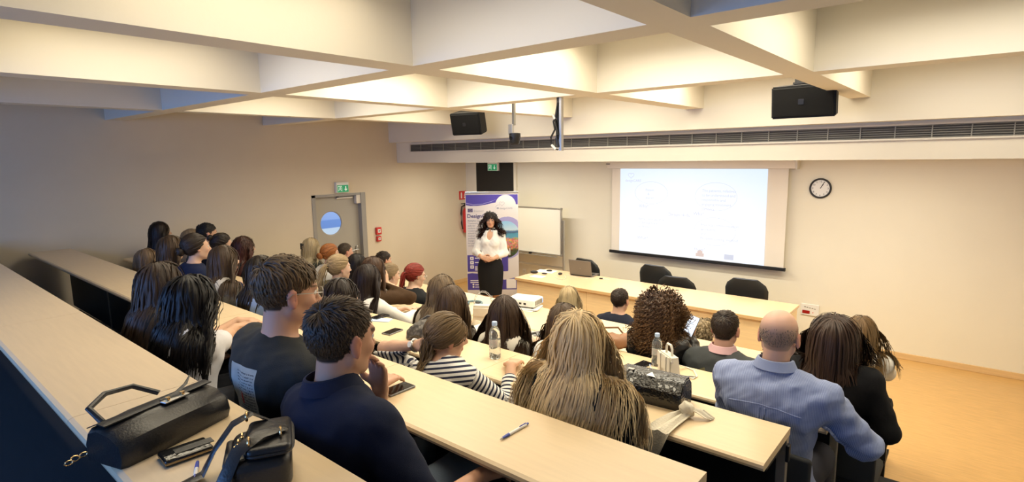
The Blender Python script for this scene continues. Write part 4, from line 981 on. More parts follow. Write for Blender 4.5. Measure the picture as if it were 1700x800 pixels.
person('woman with long straight dark brown hair and a white cardigan at the water bottle', 838, 487, 3, 2.62, hyaw=4, turn=4, skin=MID, top=cloth((.60, .56, .48)), vox=.0095, Rr=dict(w=(.16, .36, .785), f=(.1, 1, 0)), hair=LONG((.034, .019, .011), 1500, r=.0040, len=.56, vol=.016, wave=.002, back=.22))
person('woman with long brown hair and a white shirt just past the wavy blonde hair', 938, 500, 3, 2.70, hyaw=0, skin=PALE, top=wht, vox=.0105, hair=LONG((.060, .036, .019), 640, r=.0058, len=.42, vol=.016))
pI = person('balding man in a blue striped shirt with his elbow on the desk end', 1296, 513, 3, 2.72, turn=-2, hyaw=4, hpit=4, sex='m', skin=(.60, .36, .26), top=M['blueshirt'], sleeve=1.0, vox=.0064, wr=.006, bulk=1.12, hs=1.05, sw=.205, collar=cloth((.26, .31, .48), .8, .15, 400),
    Rr=dict(W=onrow(1372, 690, 3, .045), f=(-.6, .8, 0), pole=(1, -.5, -.4)), L='desk', hair=dict(k='bald', c=(.16, .135, .11), n=1500, r=.0011, len=.009, side=.009, lift=.02, mess=.10), legs=cloth((.03, .03, .04)))
# ---- fourth tier
pK = person('woman with blonde hair held by a black claw clip before the door', 517, 393, 4, 3.58, hyaw=-12, skin=PALE, top=cloth((.03, .035, .03)), vox=.0125, hair=far((.26, .20, .115), len=.38, tip=(.36, .30, .19)))
person('woman with a ginger bun and a white shirt before the door', 548, 404, 4, 3.60, hyaw=-8, skin=PALE, top=wht, vox=.0125, hair=dict(k='bun', c=GNG, n=330, r=.009, tie=(0, -.112, -.01), br=.036))
person('woman with black hair just below the door handle', 593, 419, 4, 3.50, hyaw=-6, skin=MID, top=blkc, vox=.0125, hair=far((.010, .007, .006), len=.36, vol=.022))
person('woman with fair hair scraped back beside the red-haired woman', 650, 437, 4, 3.68, hyaw=-14, skin=PALE, top=cloth((.3, .28, .24)), vox=.0115, hair=dict(k='bun', c=(.16, .115, .065), n=330, r=.009, tie=(0, -.112, .01), br=.024), hpit=10)
person('woman with bright red hair in a ponytail, glasses and a black hoodie', 692, 437, 4, 3.60, hyaw=-16, skin=PALE, top=cloth((.012, .013, .015)), turtle=True, vox=.011, glasses=True, hpit=12, hair=dict(k='pony', c=RED, tip=(.22, .03, .02), n=420, r=.008, tie=(0, -.108, .02), len=.17, tn=100, grav=.45, td=(0, -.1, -.3)))
pC = person('woman with voluminous curly hair and a black leather jacket, holding a phone', 1098, 486, 4, 3.58, hyaw=-8, turn=-4, skin=MID, top=mat('leather_jacket', (.014, .014, .014), .35, bump=.25, bscale=45), wr=.007, vox=.009, bulk=1.06, sw=.17, L='desk', Rr=dict(W=ony(1146, 562, 3.85), f=(-.15, .3, 1), pn=(-.3, -1, 0), curl=.5),
    hair=dict(k='curly', c=(.042, .021, .011), tip=(.16, .085, .035), n=760, r=.0048, len=.30, vol=.060, K=26, amp=.013, per=.034, back=.0, grav=.30, inert=.8, var=.4))
pG = person('man with short brown hair, grey jacket, pink collar and olive strap', 1206, 513, 4, 3.56, hyaw=0, sex='m', skin=(.60, .36, .26), top=cloth((.045, .050, .052), .7, .25, 300), vox=.009, wr=.005, collz=.004, collar=cloth((.62, .40, .42)), neck=.045, bulk=1.05, hair=dict(k='short', c=(.020, .013, .009), tip=(.045, .030, .020), n=1700, r=.0036, len=.030, side=.015, lift=.3))
person('listener with dark curls and a leopard scarf hidden behind the balding man', 1304, 560, 4, 3.62, skin=MID, top=mat('leopard', (.12, .09, .05), .85, var=.9, vscale=45), vox=.0125, turtle=True, hair=dict(k='curly', c=(.014, .010, .008), n=160, r=.009, len=.16, vol=.02, K=16))
pW = person('woman with a dark brown bob in a black coat beside the desk end post', 1388, 519, 4, 3.36, dx=.02, hyaw=0, skin=MID, top=cloth((.008, .008, .009), .9, .2, 300), vox=.0085, bulk=1.10, sw=.175, L='desk', Rr=dict(W=onz(1425, 668, 1.11), f=(-.5, 1, 0)), hair=dict(k='bob', c=(.036, .019, .012), n=1700, r=.0042, vol=.050, K=12, drop=.19, wave=.002, back=0))
# ---- chairs before the front desk
person('man with cropped hair seated in front beside the grey door', 573, 403, 5, 4.55, hy=4.5, sex='m', hyaw=-10, skin=(.62, .36, .27), top=cloth((.2, .2, .22)), vox=.0135, hair=dict(k='buzz', c=(.06, .045, .033), n=420, r=.006, len=.010, side=.008, lift=.2))
person('man with dark short hair seated in front past the brown turtleneck', 637, 416, 5, 4.55, hy=4.5, sex='m', hyaw=-10, skin=MID, top=cloth((.06, .06, .07)), vox=.0135, hair=dict(k='short', c=(.020, .014, .010), n=420, r=.007, len=.03, side=.014))
person('blonde listener in a white top seated before the lecturer table', 945, 473, 5, 4.85, skin=PALE, top=wht, vox=.012, hair=far((.34, .26, .14), len=.34, tip=(.5, .42, .28)))
person('man with short dark hair in a navy sweater seated before the lecturer table', 1030, 477, 5, 4.80, sex='m', skin=(.56, .34, .24), top=cloth((.012, .015, .030)), vox=.0105, hair=dict(k='short', c=(.022, .014, .010), n=1000, r=.0048, len=.026, side=.012, lift=.25))
person('woman with short blonde curls and a pale blue top before the grey jacket', 1166, 527, 5, 4.70, skin=PALE, top=cloth((.45, .50, .62)), vox=.012, hair=dict(k='curly', c=(.20, .15, .085), n=260, r=.008, len=.11, vol=.022, K=12, amp=.010, per=.05))
person('woman with long golden brown hair and a white top beside the dark bob', 1432, 521, 5, 4.60, skin=PALE, top=wht, vox=.0115, hair=far((.11, .065, .028), len=.50, vol=.03, tip=(.30, .19, .08)))
# ---- the speaker
sp_ = person('standing woman with dark curls, white blouse and black pencil skirt', headtop=ony(814, 351, 6.15), stand=True, turn=-148, hyaw=8, hpit=1, skin=(.62, .36, .23), top=cloth((.80, .78, .74), .7, .2, 200), sleeve=.74, vox=.0080, neck=.0, collz=-.030, scoop=.085, vneck=.075, legs=True, wr=.005,
    collar=cloth((.82, .80, .76), .7, .2, 200), L=dict(w=(-.075, .20, 1.03), f=(1, .25, -.1), pn=(0, -1, -.2), curl=.35), Rr=dict(w=(.085, .215, 1.05), f=(-1, .25, -.15), pn=(0, -1, -.2), curl=.35),
    hair=dict(k='curly', c=(.010, .007, .006), tip=(.040, .016, .010), n=520, r=.0065, len=.40, vol=.026, K=24, amp=.010, per=.05, back=0, grav=.5, inert=.7, lim=[.080, .074, .052, .012, -.012, -.062, -.072]))
T_ = sp_['t']
rings = []
for z, rx, ry in ((.46, .165, .125), (.50, .17, .13), (.62, .185, .140), (.78, .195, .150), (.88, .195, .150), (.96, .175, .135), (1.03, .150, .118), (1.045, .148, .116)):
    rings.append([(rx*math.cos(2*math.pi*k/28), ry*math.sin(2*math.pi*k/28)+.005, z) for k in range(28)])
B().loft(rings).go('skirt', blkc, T_, True)
B().loft([[(.155*math.cos(2*math.pi*k/28), .123*math.sin(2*math.pi*k/28)+.005, z) for k in range(28)] for z in (1.00, 1.03)]).go('belt', M['black'], T_, True)
B().box((0, .130, 1.015), (.10, .012, .018), .003).go('belt_buckle', M['gold'], T_)
for q in (-1, 1):
    sh = B().loft([[(q*.075+.042*math.cos(a)*sx, .05+.125*math.sin(a)*sy, z) for a in np.linspace(0, 6.283, 17)[:-1]] for z, sx, sy in ((.0, .8, .95), (.03, 1, 1), (.055, .9, .75))]).go('shoe', M['leather'], T_, True)
# ---- printed page on the black T-shirt (flat print in the shirt's own coordinates)
m = M['page']; o_ = objxyz(m)
_pc = pA['Pv']+pA['a']*.62; cx_, cz_ = .025, .895
def band(m, v, c, h): return fn(m, 'LESS_THAN', fn(m, 'ABSOLUTE', fn(m, 'SUBTRACT', v, c)), h)
tx = fn(m, 'ADD', o_[0], fn(m, 'MULTIPLY', o_[2], .0)); mask = fn(m, 'MULTIPLY', fn(m, 'MULTIPLY', band(m, tx, cx_, .085), band(m, o_[2], cz_, .085)), fn(m, 'LESS_THAN', o_[1], float(_pc[1])))
ln = fn(m, 'LESS_THAN', fn(m, 'FRACT', fn(m, 'DIVIDE', o_[2], .011)), .42)
nz = node(m, 'ShaderNodeTexNoise'); nz.inputs['Scale'].default_value = 120; txt = fn(m, 'MULTIPLY', fn(m, 'MULTIPLY', ln, fn(m, 'GREATER_THAN', nz.outputs[0], .47)), fn(m, 'MULTIPLY', band(m, tx, cx_+.02, .055), band(m, o_[2], cz_, .072)))
nz2 = node(m, 'ShaderNodeTexNoise'); nz2.inputs['Scale'].default_value = 18
paper_c = mixc(m, nz2.outputs[0], (.30, .31, .27), (.52, .52, .46)); paper_c = mixc(m, txt, paper_c, (.10, .10, .10))
dd_ = fn(m, 'MULTIPLY', band(m, tx, cx_-.005, .008), band(m, o_[2], cz_-.03, .022)); paper_c = mixc(m, dd_, paper_c, (.5, .03, .02))
setcol(m, mixc(m, mask, (.011, .013, .013), paper_c))

# ================================================================== ROLL-UP BANNER
dist = 9.05; c0 = CAM+ray(816, 320)*dist; BW = .85; SCL = BW/88
bn = thing('roll_up_banner', 'tall purple and white roll-up banner standing behind the speaker', 'banner', (c0[0], c0[1], 0), YAW)
ZTOP = float(c0[2])
def bx(px): return (px-816)*SCL
def bz(py): return ZTOP-(py-320)*SCL
M['bwhite'] = mat('banner_white', (.70, .66, .66), .6); M['bpurple'] = mat('banner_purple', (.075, .055, .34), .5); M['blav'] = mat('banner_lavender', (.34, .32, .62), .5); M['bink'] = mat('banner_ink', (.09, .08, .22), .6); M['bgrey'] = mat('banner_grey', (.35, .36, .42), .6); M['btext'] = mat('banner_white_text', (.82, .80, .82), .6)
B().box((0, 0, (ZTOP+.06)/2), (BW, .004, ZTOP-.06)).go('banner_sheet', M['bwhite'], bn)
B().box((0, 0, ZTOP+.005), (BW+.01, .02, .03), .004).go('top_rail', M['metal'], bn)
B().box((0, 0, .045), (BW+.03, .16, .09), .02).go('base_cassette', M['metal'], bn)
for sx in (-1, 1): B().box((sx*.28, 0, .01), (.05, .34, .02), .004).go('foot', M['metal'], bn)
def poly(pts, name, m, lay): B().prism([(bx(a), bz(b)) for a, b in pts], -.0025-.0006*lay, -.0019-.0006*lay, 'y').go(name, m, bn)
def circ(cx, cy, rx, ry, n=40, a0=0, a1=360, xmax=859.5): return [(min(xmax, cx+rx*math.cos(math.radians(a0+(a1-a0)*k/n))), cy-ry*math.sin(math.radians(a0+(a1-a0)*k/n))) for k in range(n)]
poly([(772.5, 323), (859.5, 323), (859.5, 340), (848, 339), (826, 336), (815, 337.5), (805, 340), (792, 341.5), (780, 341.5), (772.5, 340)], 'purple_header', M['bpurple'], 0)
poly([(772.5, 336), (785, 339), (800, 338.2), (815, 334), (824, 330.5), (815, 335), (800, 339.2), (785, 340.2), (772.5, 337.2)], 'header_wave', M['blav'], 1)
poly(circ(839, 342, 17.5, 18.5), 'logo_disc', M['bwhite'], 1)
poly([(775.5, 346), (783.8, 346), (783.8, 352), (775.5, 352)], 'flag', M['bink'], 1)
M['star'] = mat('flag_star', (.75, .6, .08), .6)
for k in range(12):
    a = 2*math.pi*k/12; B().box((bx(779.6)+.019*math.cos(a), -.0036, bz(349)+.019*math.sin(a)), (.004, .001, .004)).go('flag_star', M['star'], bn)
def bt(s, px, py, size, m=None, bold=0): text('banner_text', s, size, m or M['bink'], bn, (bx(px), -.0045, bz(py)), bold=bold, ext=.0003)
bt('Erasmus+', 785.5, 351.5, .042, M['bgrey']); bt('DesignCARE', 774, 361.5, .088, bold=.0018); bt('designCARE', 829, 347.5, .042, M['bgrey'], .0005)
for i, s in enumerate(['Multiplier event', '"Communication', 'skills for', 'students of', 'vocational', 'schools in', 'medical', 'professions', 'Design skills', 'for patient', 'models"']): bt(s, 774.8, 367.6+4.25*i, .036, M['bgrey'], .0006)
hp_ = [(833+4.2*(16*math.sin(t)**3)/16, 338.2-4.2*(13*math.cos(t)-5*math.cos(2*t)-2*math.cos(3*t)-math.cos(4*t))/16) for t in [2*math.pi*k/32 for k in range(32)]]
B().tube([(bx(a), -.004, bz(b)) for a, b in hp_], .0025, 4, True, up=(0, 1, 0)).go('heart_logo', M['bgrey'], bn)
B().tube([(bx(a), -.004, bz(b)) for a, b in ((822.5, 344.5), (823, 342.5), (825.5, 340.5), (828, 340.2), (829.5, 341))], .0025, 4, up=(0, 1, 0)).go('logo_arc', M['bgrey'], bn)
B().box((bx(826), -.004, bz(345.8)), (.034, .001, .026)).go('logo_mark', M['bgrey'], bn)
poly(circ(841, 396, 30, 36), 'photo_rim', M['blav'], 0); poly(circ(838, 402, 30, 32), 'photo_shade', M['bpurple'], 1) if False else None
poly(circ(839, 399, 26, 31.5), 'town_photo', None, 2)
tp_ = [o for o in bn.children if o.name.startswith('town_photo')][0]
m = M['town'] = mat('town_photo', (.4, .5, .6), .5); o_ = objxyz(m); tp_.data.materials.clear(); tp_.data.materials.append(m)
mr = node(m, 'ShaderNodeMapRange'); mr.inputs[1].default_value = bz(430); mr.inputs[2].default_value = bz(368); m.node_tree.links.new(o_[2], mr.inputs[0])
nz = node(m, 'ShaderNodeTexNoise'); nz.inputs['Scale'].default_value = 9; nz.inputs['Detail'].default_value = 3
tc = node(m, 'ShaderNodeTexCoord'); m.node_tree.links.new(tc.outputs['Object'], nz.inputs[0])
rp = node(m, 'ShaderNodeValToRGB'); e = rp.color_ramp.elements; e[0].position = 0; e[0].color = (.03, .045, .02, 1); e[1].position = 1; e[1].color = (.25, .52, .80, 1)
for ps, c in ((.22, (.06, .065, .03, 1)), (.27, (.45, .20, .13, 1)), (.52, (.55, .27, .18, 1)), (.56, (.10, .33, .48, 1)), (.66, (.08, .30, .46, 1)), (.69, (.05, .10, .20, 1)), (.73, (.10, .20, .36, 1)), (.76, (.50, .66, .80, 1))): x = e.new(ps); x.color = c
m.node_tree.links.new(fn(m, 'ADD', mr.outputs[0], fn(m, 'MULTIPLY', fn(m, 'SUBTRACT', nz.outputs[0], .5), .12)), rp.inputs[0])
vo = node(m, 'ShaderNodeTexVoronoi'); vo.inputs['Scale'].default_value = 38; m.node_tree.links.new(tc.outputs['Object'], vo.inputs[0])
low = fn(m, 'MULTIPLY', fn(m, 'LESS_THAN', mr.outputs[0], .54), .55); mx = node(m, 'ShaderNodeMix'); mx.data_type = 'RGBA'; mx.blend_type = 'OVERLAY'; m.node_tree.links.new(low, mx.inputs[0]); m.node_tree.links.new(rp.outputs[0], mx.inputs[6]); m.node_tree.links.new(vo.outputs['Color'], mx.inputs[7]); setcol(m, mx.outputs[2])
B().box((bx(845), -.0045, bz(420)), (.018, .001, .11)).go('photo_tower', M['bwhite'], bn)
poly([(773, 425), (841, 425), (842, 426.5), (842, 452), (841, 453.5), (773, 453.5)], 'info_panel', M['bpurple'], 3)
for i, y in enumerate((430.5, 438, 445.5)):
    poly([(777.5, y-2.8), (783.5, y-2.8), (783.5, y+2.8), (777.5, y+2.8)], 'info_icon', M['btext'], 4); poly([(779.6, y-1), (781.4, y-1), (781.4, y+1), (779.6, y+1)], 'icon_mark', M['bpurple'], 5)
    for j in range(1 if i < 2 else 3): poly([(785.5, y-1+2.7*j), (797, y-1+2.7*j), (797, y+.6+2.7*j), (785.5, y+.6+2.7*j)], 'info_line', M['btext'], 4)
poly([(772.5, 457), (780, 456), (800, 458.5), (820, 464), (835, 468.5), (850, 465.5), (858, 463.5), (858, 485.5), (772.5, 485.5)], 'purple_footer', M['bpurple'], 0)
poly([(838.5, 467), (855, 467), (855, 483.5), (838.5, 483.5)], 'blank_square', M['btext'], 1)
for y, x0_, x1_ in ((468.5, 777, 800), (471.8, 777, 803), (475.8, 785, 803), (479.8, 785, 803), (476.3, 812, 822), (480.3, 812, 822)): poly([(x0_, y), (x1_, y), (x1_, y+1.4), (x0_, y+1.4)], 'footer_line', M['btext'], 1)
for y in (476, 480.2): poly(circ(782, y, 1.6, 1.6, 14), 'footer_icon', M['btext'], 1)
poly(circ(814.5, 490.5, 3, 3, 20), 'crest', M['red'], 1)

# ================================================================== SMALL THINGS
def at(px, py, row): return onz(px, py, ROW[row][1] if row != 't' else TZ)
def ang(p, q): return math.atan2(q[1]-p[1], q[0]-p[0])
def phone(px0, px1, row, label, w=.074, m=None, lit=False, casec=None):
    """px0, px1: pixel ends of the long axis"""
    a, b = at(*px0, row), at(*px1, row); c = (a+b)/2; Ln = min(.165, max(.13, float(np.linalg.norm(b-a)))); t = thing('smartphone', label, 'phone', tuple(c), ang(a, b))
    B().box((0, 0, .0045), (Ln, w, .009), .004, seg=3).go('case', casec or M['black'], t, True); B().box((0, 0, .0092), (Ln-.008, w-.008, .001)).go('display', M['phone'], t)
    B().box((Ln*.36, w*.2, .0099), (.02, .012, .0005)).go('speaker_slot', M['dark'], t); return t
greyc = mat('grey_case', (.22, .22, .22), .4)
phone((642, 655), (679, 640), 1, 'grey-edged smartphone lying on the desk beside the navy polo man', casec=greyc)
phone((640, 556), (663, 547), 2, 'grey smartphone lying beside the grey woven bag', casec=greyc)
phone((620, 530), (641, 523), 2, 'black smartphone on a blue notebook near the white sleeve')
a = at(629, 530, 2); t = thing('notebook', 'thin pale blue notebook under the black smartphone', 'notebook', (a[0], a[1], ROW[2][1]-.0), .5)
B().box((.02, -.02, .002), (.16, .08, .004)).go('cover', mat('pale_blue', (.45, .58, .75), .6), t); t.location.z += .0
phone((1053, 612), (1076, 602), 3, 'dark smartphone lying between the blonde hair and the bottle')
phone((893, 573), (917, 566), 3, 'black smartphone lying beside the black patent pouch')
a, b = at(505, 606, 1), at(528, 592, 1); t = thing('glasses_case', 'dark leather case on the desk by the black T-shirt sleeve', 'case', tuple((a+b)/2), ang(a, b))
B().box((0, 0, .012), (.15, .075, .024), .01, seg=3).go('shell', mat('brown_leather', (.035, .026, .02), .45, bump=.1), t, True); B().box((0, -.038, .012), (.15, .002, .002)).go('zip', M['gold'], t)
def pen(pa, pb, row, label):
    a, b = at(*pa, row), at(*pb, row); L_ = float(np.linalg.norm(b-a)); L_ = min(.15, max(.13, L_)); t = thing('ballpoint_pen', label, 'pen', (a[0], a[1], a[2]+.006), ang(a, b))
    B().cyl((.045, 0, 0), (L_-.012, 0, 0), .0052).go('barrel', M['white'], t, True); B().cyl((.012, 0, 0), (.046, 0, 0), .0042, .0056).go('grip', M['navyplastic'], t, True); B().cyl((0, 0, 0), (.013, 0, 0), .001, .004).go('tip', M['metal'], t, True)
    B().cyl((L_-.013, 0, 0), (L_, 0, 0), .004).go('button', M['navyplastic'], t, True); B().box((L_-.03, 0, .0065), (.035, .003, .002)).go('clip', M['navyplastic'], t)
pen((830, 732), (877, 705), 1, 'blue and white ballpoint pen lying alone on the open desk')
pen((329, 767), (322, 812), 0, 'blue and white ballpoint pen beside the black strap bag')
pen((1083, 619), (1079, 607), 3, 'blue pen standing out between the dark phone and the bottle')
# water bottles
def bottle(px, py, row, label, H=.225, r=.033):
    p = at(px, py, row); t = thing('water_bottle', label, 'bottle', tuple(p))
    B().lathe([(r*.85, 0), (r, .008), (r, .05), (r*.94, .06), (r, .07), (r, .12), (r*.95, .128), (r, .14), (r*.96, H*.70), (r*.75, H*.80), (r*.45, H*.87), (r*.40, H*.92)], 28).go('bottle_body', M['glass'], t, True)
    B().lathe([(r*.80, .003), (r*.93, .010), (r*.93, .05), (r*.88, .06), (r*.93, .07), (r*.92, H*.52)], 24).go('water', M['water'], t, True)
    B().lathe([(r*.47, H*.90), (r*.47, H*.985), (r*.42, H)], 24).go('cap', M['capblue'], t, True)
    q = B(); n_ = 14; rr = r*1.012
    V = [(rr*math.cos(a), rr*math.sin(a), z) for z in (.075, .118) for a in np.linspace(-2.3, -.3, n_)]
    vs = [q.bm.verts.new(v) for v in V]
    for i in range(n_-1): q.bm.faces.new((vs[i], vs[i+1], vs[n_+i+1], vs[n_+i]))
    q.go('label_wrap', M['blabel'], t, True)
M['water'] = mat('water', (.93, .97, .98), .02, trans=.95); M['water'].node_tree.nodes['Principled BSDF'].inputs['IOR'].default_value = 1.33
M['capblue'] = mat('cap_blue', (.42, .55, .75), .4)
m = M['blabel'] = mat('bottle_label', (.6, .75, .72), .4, alpha=.75); nz = node(m, 'ShaderNodeTexNoise'); nz.inputs['Scale'].default_value = 38; rp = node(m, 'ShaderNodeValToRGB'); e = rp.color_ramp.elements; e[0].color = (.08, .35, .25, 1); e[0].position = .38; e[1].color = (.75, .82, .82, 1); e[1].position = .5; x = e.new(.66); x.color = (.7, .12, .2, 1); m.node_tree.links.new(nz.outputs[0], rp.inputs[0]); setcol(m, rp.outputs[0])
bottle(822, 594, 2, 'clear water bottle with pale blue cap before the straight dark hair', .215)
bottle(1090, 606, 3, 'clear water bottle with pale blue cap behind the white handbag', .21)
# grey woven bag
a, b = at(668, 556, 2), at(765, 574, 2); c = onz(716, 566, ROW[2][1]); t = thing('woven_bag', 'grey woven fabric bag slumped on the desk before the striped top', 'bag', (c[0], c[1]+.0, ROW[2][1]), .25)
m = M['woven'] = mat('woven_grey', (.13, .115, .10), .8); vo = node(m, 'ShaderNodeTexVoronoi'); vo.inputs['Scale'].default_value = 42; tc = node(m, 'ShaderNodeTexCoord'); m.node_tree.links.new(tc.outputs['Object'], vo.inputs[0])
bp = node(m, 'ShaderNodeBump'); bp.inputs['Strength'].default_value = .8; bp.inputs['Distance'].default_value = .01; m.node_tree.links.new(vo.outputs['Distance'], bp.inputs['Height']); m.node_tree.links.new(bp.outputs[0], m.node_tree.nodes['Principled BSDF'].inputs['Normal'])
setcol(m, mixc(m, vo.outputs['Distance'], (.20, .18, .155), (.06, .052, .046)))
rings = []
for k in range(13):
    v = k/12; x = -.16+.34*v; hh = .135*(math.sin(math.pi*min(1, max(0, .08+.80*v)))**.55); ww = .085*(.35+.65*math.sin(math.pi*(.1+.8*v)))
    rings.append([(x, ww*math.cos(q)*(1 if math.sin(q) < 0 else .85), max(.002, hh*.5+hh*.5*math.sin(q)+.012*math.sin(3*q+k))) for q in np.linspace(0, 6.283, 21)[:-1]])
B().loft(rings).go('bag_body', m, t, True)
B().tube([(-.10, .02, .11), (-.04, .03, .15), (.05, .03, .155), (.14, .02, .12)], .008, 8).go('zip_seam', mat('grey_leather', (.12, .11, .10), .5), t, True)
# black patent pouch
a, b = at(874, 566, 3), at(912, 563, 3); c = at(893, 566, 3); t = thing('patent_pouch', 'small black patent pouch with quilted ridges', 'pouch', tuple(c), ang(a, b)+.1)
M['patent'] = mat('patent', (.010, .010, .010), .10, bump=.5, bscale=25, spec=.7)
rings = [[(x, .045*math.cos(q), .036+(.036+.004*math.sin(9*q+k))*math.sin(q)) for q in np.linspace(0, 6.283, 17)[:-1]] for k, x in enumerate(np.linspace(-.085, .085, 8))]
B().loft(rings).go('pouch_body', M['patent'], t, True); B().tube([(-.085, 0, .073), (.085, 0, .073)], .004, 6).go('zip', M['metal'], t); B().box((.09, 0, .07), (.02, .004, .012)).go('zip_pull', M['metal'], t)
# headphones
c = at(787, 505, 4); t = thing('headphones', 'teal over-ear headphones lying on the front desk', 'headphones', tuple(c), .3)
M['teal'] = mat('teal', (.13, .22, .26), .5)
B().tube([(.085*math.cos(q)-.0, .075*math.sin(q), .016) for q in np.linspace(-.6, 3.7, 22)], .011, 8).go('headband', M['teal'], t, True)
for p_ in ((.07, -.05), (-.07, -.045)): e_ = B().lathe([(.034, 0), (.038, .008), (.038, .026), (.030, .034)], 20, (p_[0], p_[1], 0)).go('ear_cup', M['teal'], t, True); B().lathe([(.028, .034), (.030, .040), (.020, .042)], 20, (p_[0], p_[1], 0)).go('cushion', M['dark'], e_, True)
# cream tote with chain
c = at(803, 536, 3); t = thing('tote_bag', 'cream leather tote with a chain strap beside the dark straight hair', 'bag', tuple(c), .5)
M['cream'] = mat('cream_leather', (.68, .62, .52), .5, bump=.06, bscale=90)
B().loft([[(x*(1-.12*z/.15)*.085/.1, y*(1-.35*z/.15), z) for x, y in ((-.1, -.045), (.1, -.045), (.1, .045), (-.1, .045))] for z in (.0, .04, .09, .15)]).go('bag_body', M['cream'], t)
B().box((0, -.044, .10), (.15, .006, .07), .003).go('flap', M['cream'], t)
for k in range(22):
    q = math.pi*k/21; cpt = (.075*math.cos(q), .0, .15+.11*math.sin(q)); B().tube([(cpt[0]+.007*math.cos(u), cpt[1]+.004*math.sin(u)*(k % 2), cpt[2]+.007*math.sin(u)) for u in np.linspace(0, 6.283, 9)[:-1]], .002, 5, True, up=(0, 1, 0)).go('chain_link', M['metal'], t)
# projector with papers
c = at(872, 509, 4); t = thing('projector', 'white video projector standing on magazines on the front desk', 'projector', (c[0], c[1], c[2]+.016), math.radians(12))
B().box((0, 0, .05), (.30, .22, .075), .014, seg=3).go('housing', M['white'], t, True)
B().cyl((.09, .10, .055), (.09, .125, .055), .032).go('lens_ring', M['grille'], t, True); B().cyl((.09, .12, .055), (.09, .128, .055), .024).go('lens', M['phone'], t, True)
for i in range(6): B().box((.152, -.07+.028*i, .05), (.003, .014, .045)).go('vent', M['grille'], t)
for i in range(4): B().box((-.10+.05*i, -.111, .045), (.026, .003, .018)).go('port', M['dark'], t)
B().box((.1515, .085, .05), (.003, .03, .05)).go('blue_glow', mat('glow', (.5, .6, .9), .4, emit=(.45, .6, 1), estr=.5), t)
for sx in (-1, 1): B().cyl((sx*.12, -.08, 0), (sx*.12, -.08, .014), .012).go('foot', M['black'], t)
for i in range(3):
    mg = thing('magazine', ['glossy magazine at the bottom under the projector', 'glossy magazine in the middle under the projector', 'glossy magazine on top under the projector'][i], 'magazine', (c[0]+.03+.006*i, c[1]-.035, c[2]+.005*i), math.radians(4+9*i), 'magazines under the projector')
    B().box((0, 0, .0025), (.29, .21, .004)).go('cover', [M['paper'], mat('mag_grey', (.3, .32, .34), .3), M['paper']][i], mg); B().box((0, -.104, .0025), (.28, .003, .003)).go('page_block', M['paper'], mg)
# brown leather bag past the blonde hair
c = at(1016, 578, 3); t = thing('leather_bag', 'soft brown leather bag lying between the blonde hair and the leather jacket', 'bag', tuple(c), .5)
rings = [[(x, (.06+.006*math.sin(k*2.1))*math.cos(q), .055+(.052+.008*math.sin(k*1.7+q))*math.sin(q)) for q in np.linspace(0, 6.283, 17)[:-1]] for k, x in enumerate(np.linspace(-.10, .10, 9))]
B().loft(rings).go('bag_body', mat('cognac', (.30, .15, .075), .45, bump=.2, bscale=60), t, True); B().tube([(-.09, 0, .09), (-.05, .02, .14), (.04, .02, .145), (.09, 0, .09)], .007, 8).go('handle', mat('cognac_dark', (.20, .10, .05), .45), t, True)
# white handbag
c = at(1110, 626, 3); t = thing('handbag', 'small white structured handbag with top handle', 'handbag', tuple(c), math.radians(-38))
M['wleather'] = mat('white_leather', (.72, .68, .58), .45, bump=.05, bscale=120)
B().loft([[(x*(.080-.06*z), y*(.036-.10*z), z) for x, y in ((-1, -1), (1, -1), (1, 1), (-1, 1))] for z in (0, .01, .07, .135, .145)]).go('bag_body', M['wleather'], t)
B().prism([(-.078, .06), (.078, .06), (.070, .148), (-.070, .148)], -.040, -.034, 'y').go('flap', M['wleather'], t)
for sx in (-1, 1): B().box((sx*.035, -.042, .075), (.016, .006, .14), .002).go('front_strap', M['wleather'], t)
B().tube([(-.035, 0, .145), (-.034, 0, .185), (-.02, 0, .205), (.02, 0, .205), (.034, 0, .185), (.035, 0, .145)], .008, 8, flat=.7).go('handle', M['wleather'], t, True)
for sx in (-1, 1): B().cyl((sx*.07, -.02, .12), (sx*.078, -.02, .12), .008).go('ring', M['metal'], t, True)
a, b = at(1130, 612, 3), at(1156, 625, 3); B().tube([Vector(Matrix.Rotation(math.radians(38), 3, 'Z') @ (Vector(p_)-Vector(c))) for p_ in (at(1128, 614, 3)+[0, 0, .03], at(1140, 611, 3)+[0, 0, .006], at(1152, 616, 3)+[0, 0, .006], at(1157, 626, 3)+[0, 0, .006], at(1150, 630, 3)+[0, 0, .006], at(1138, 626, 3)+[0, 0, .006])], .006, 6, flat=.5).go('shoulder_strap', M['wleather'], t, True)
a = at(1152, 629, 3); B().tube([Vector(Matrix.Rotation(math.radians(38), 3, 'Z') @ (Vector(p_)-Vector(c))) for p_ in (at(1156, 628, 3)+[0, 0, .008], at(1147, 627, 3)+[0, 0, .008], at(1134, 627, 3)+[0, 0, .008])], .004, 6).go('strap_clip', M['metal'], t, True)
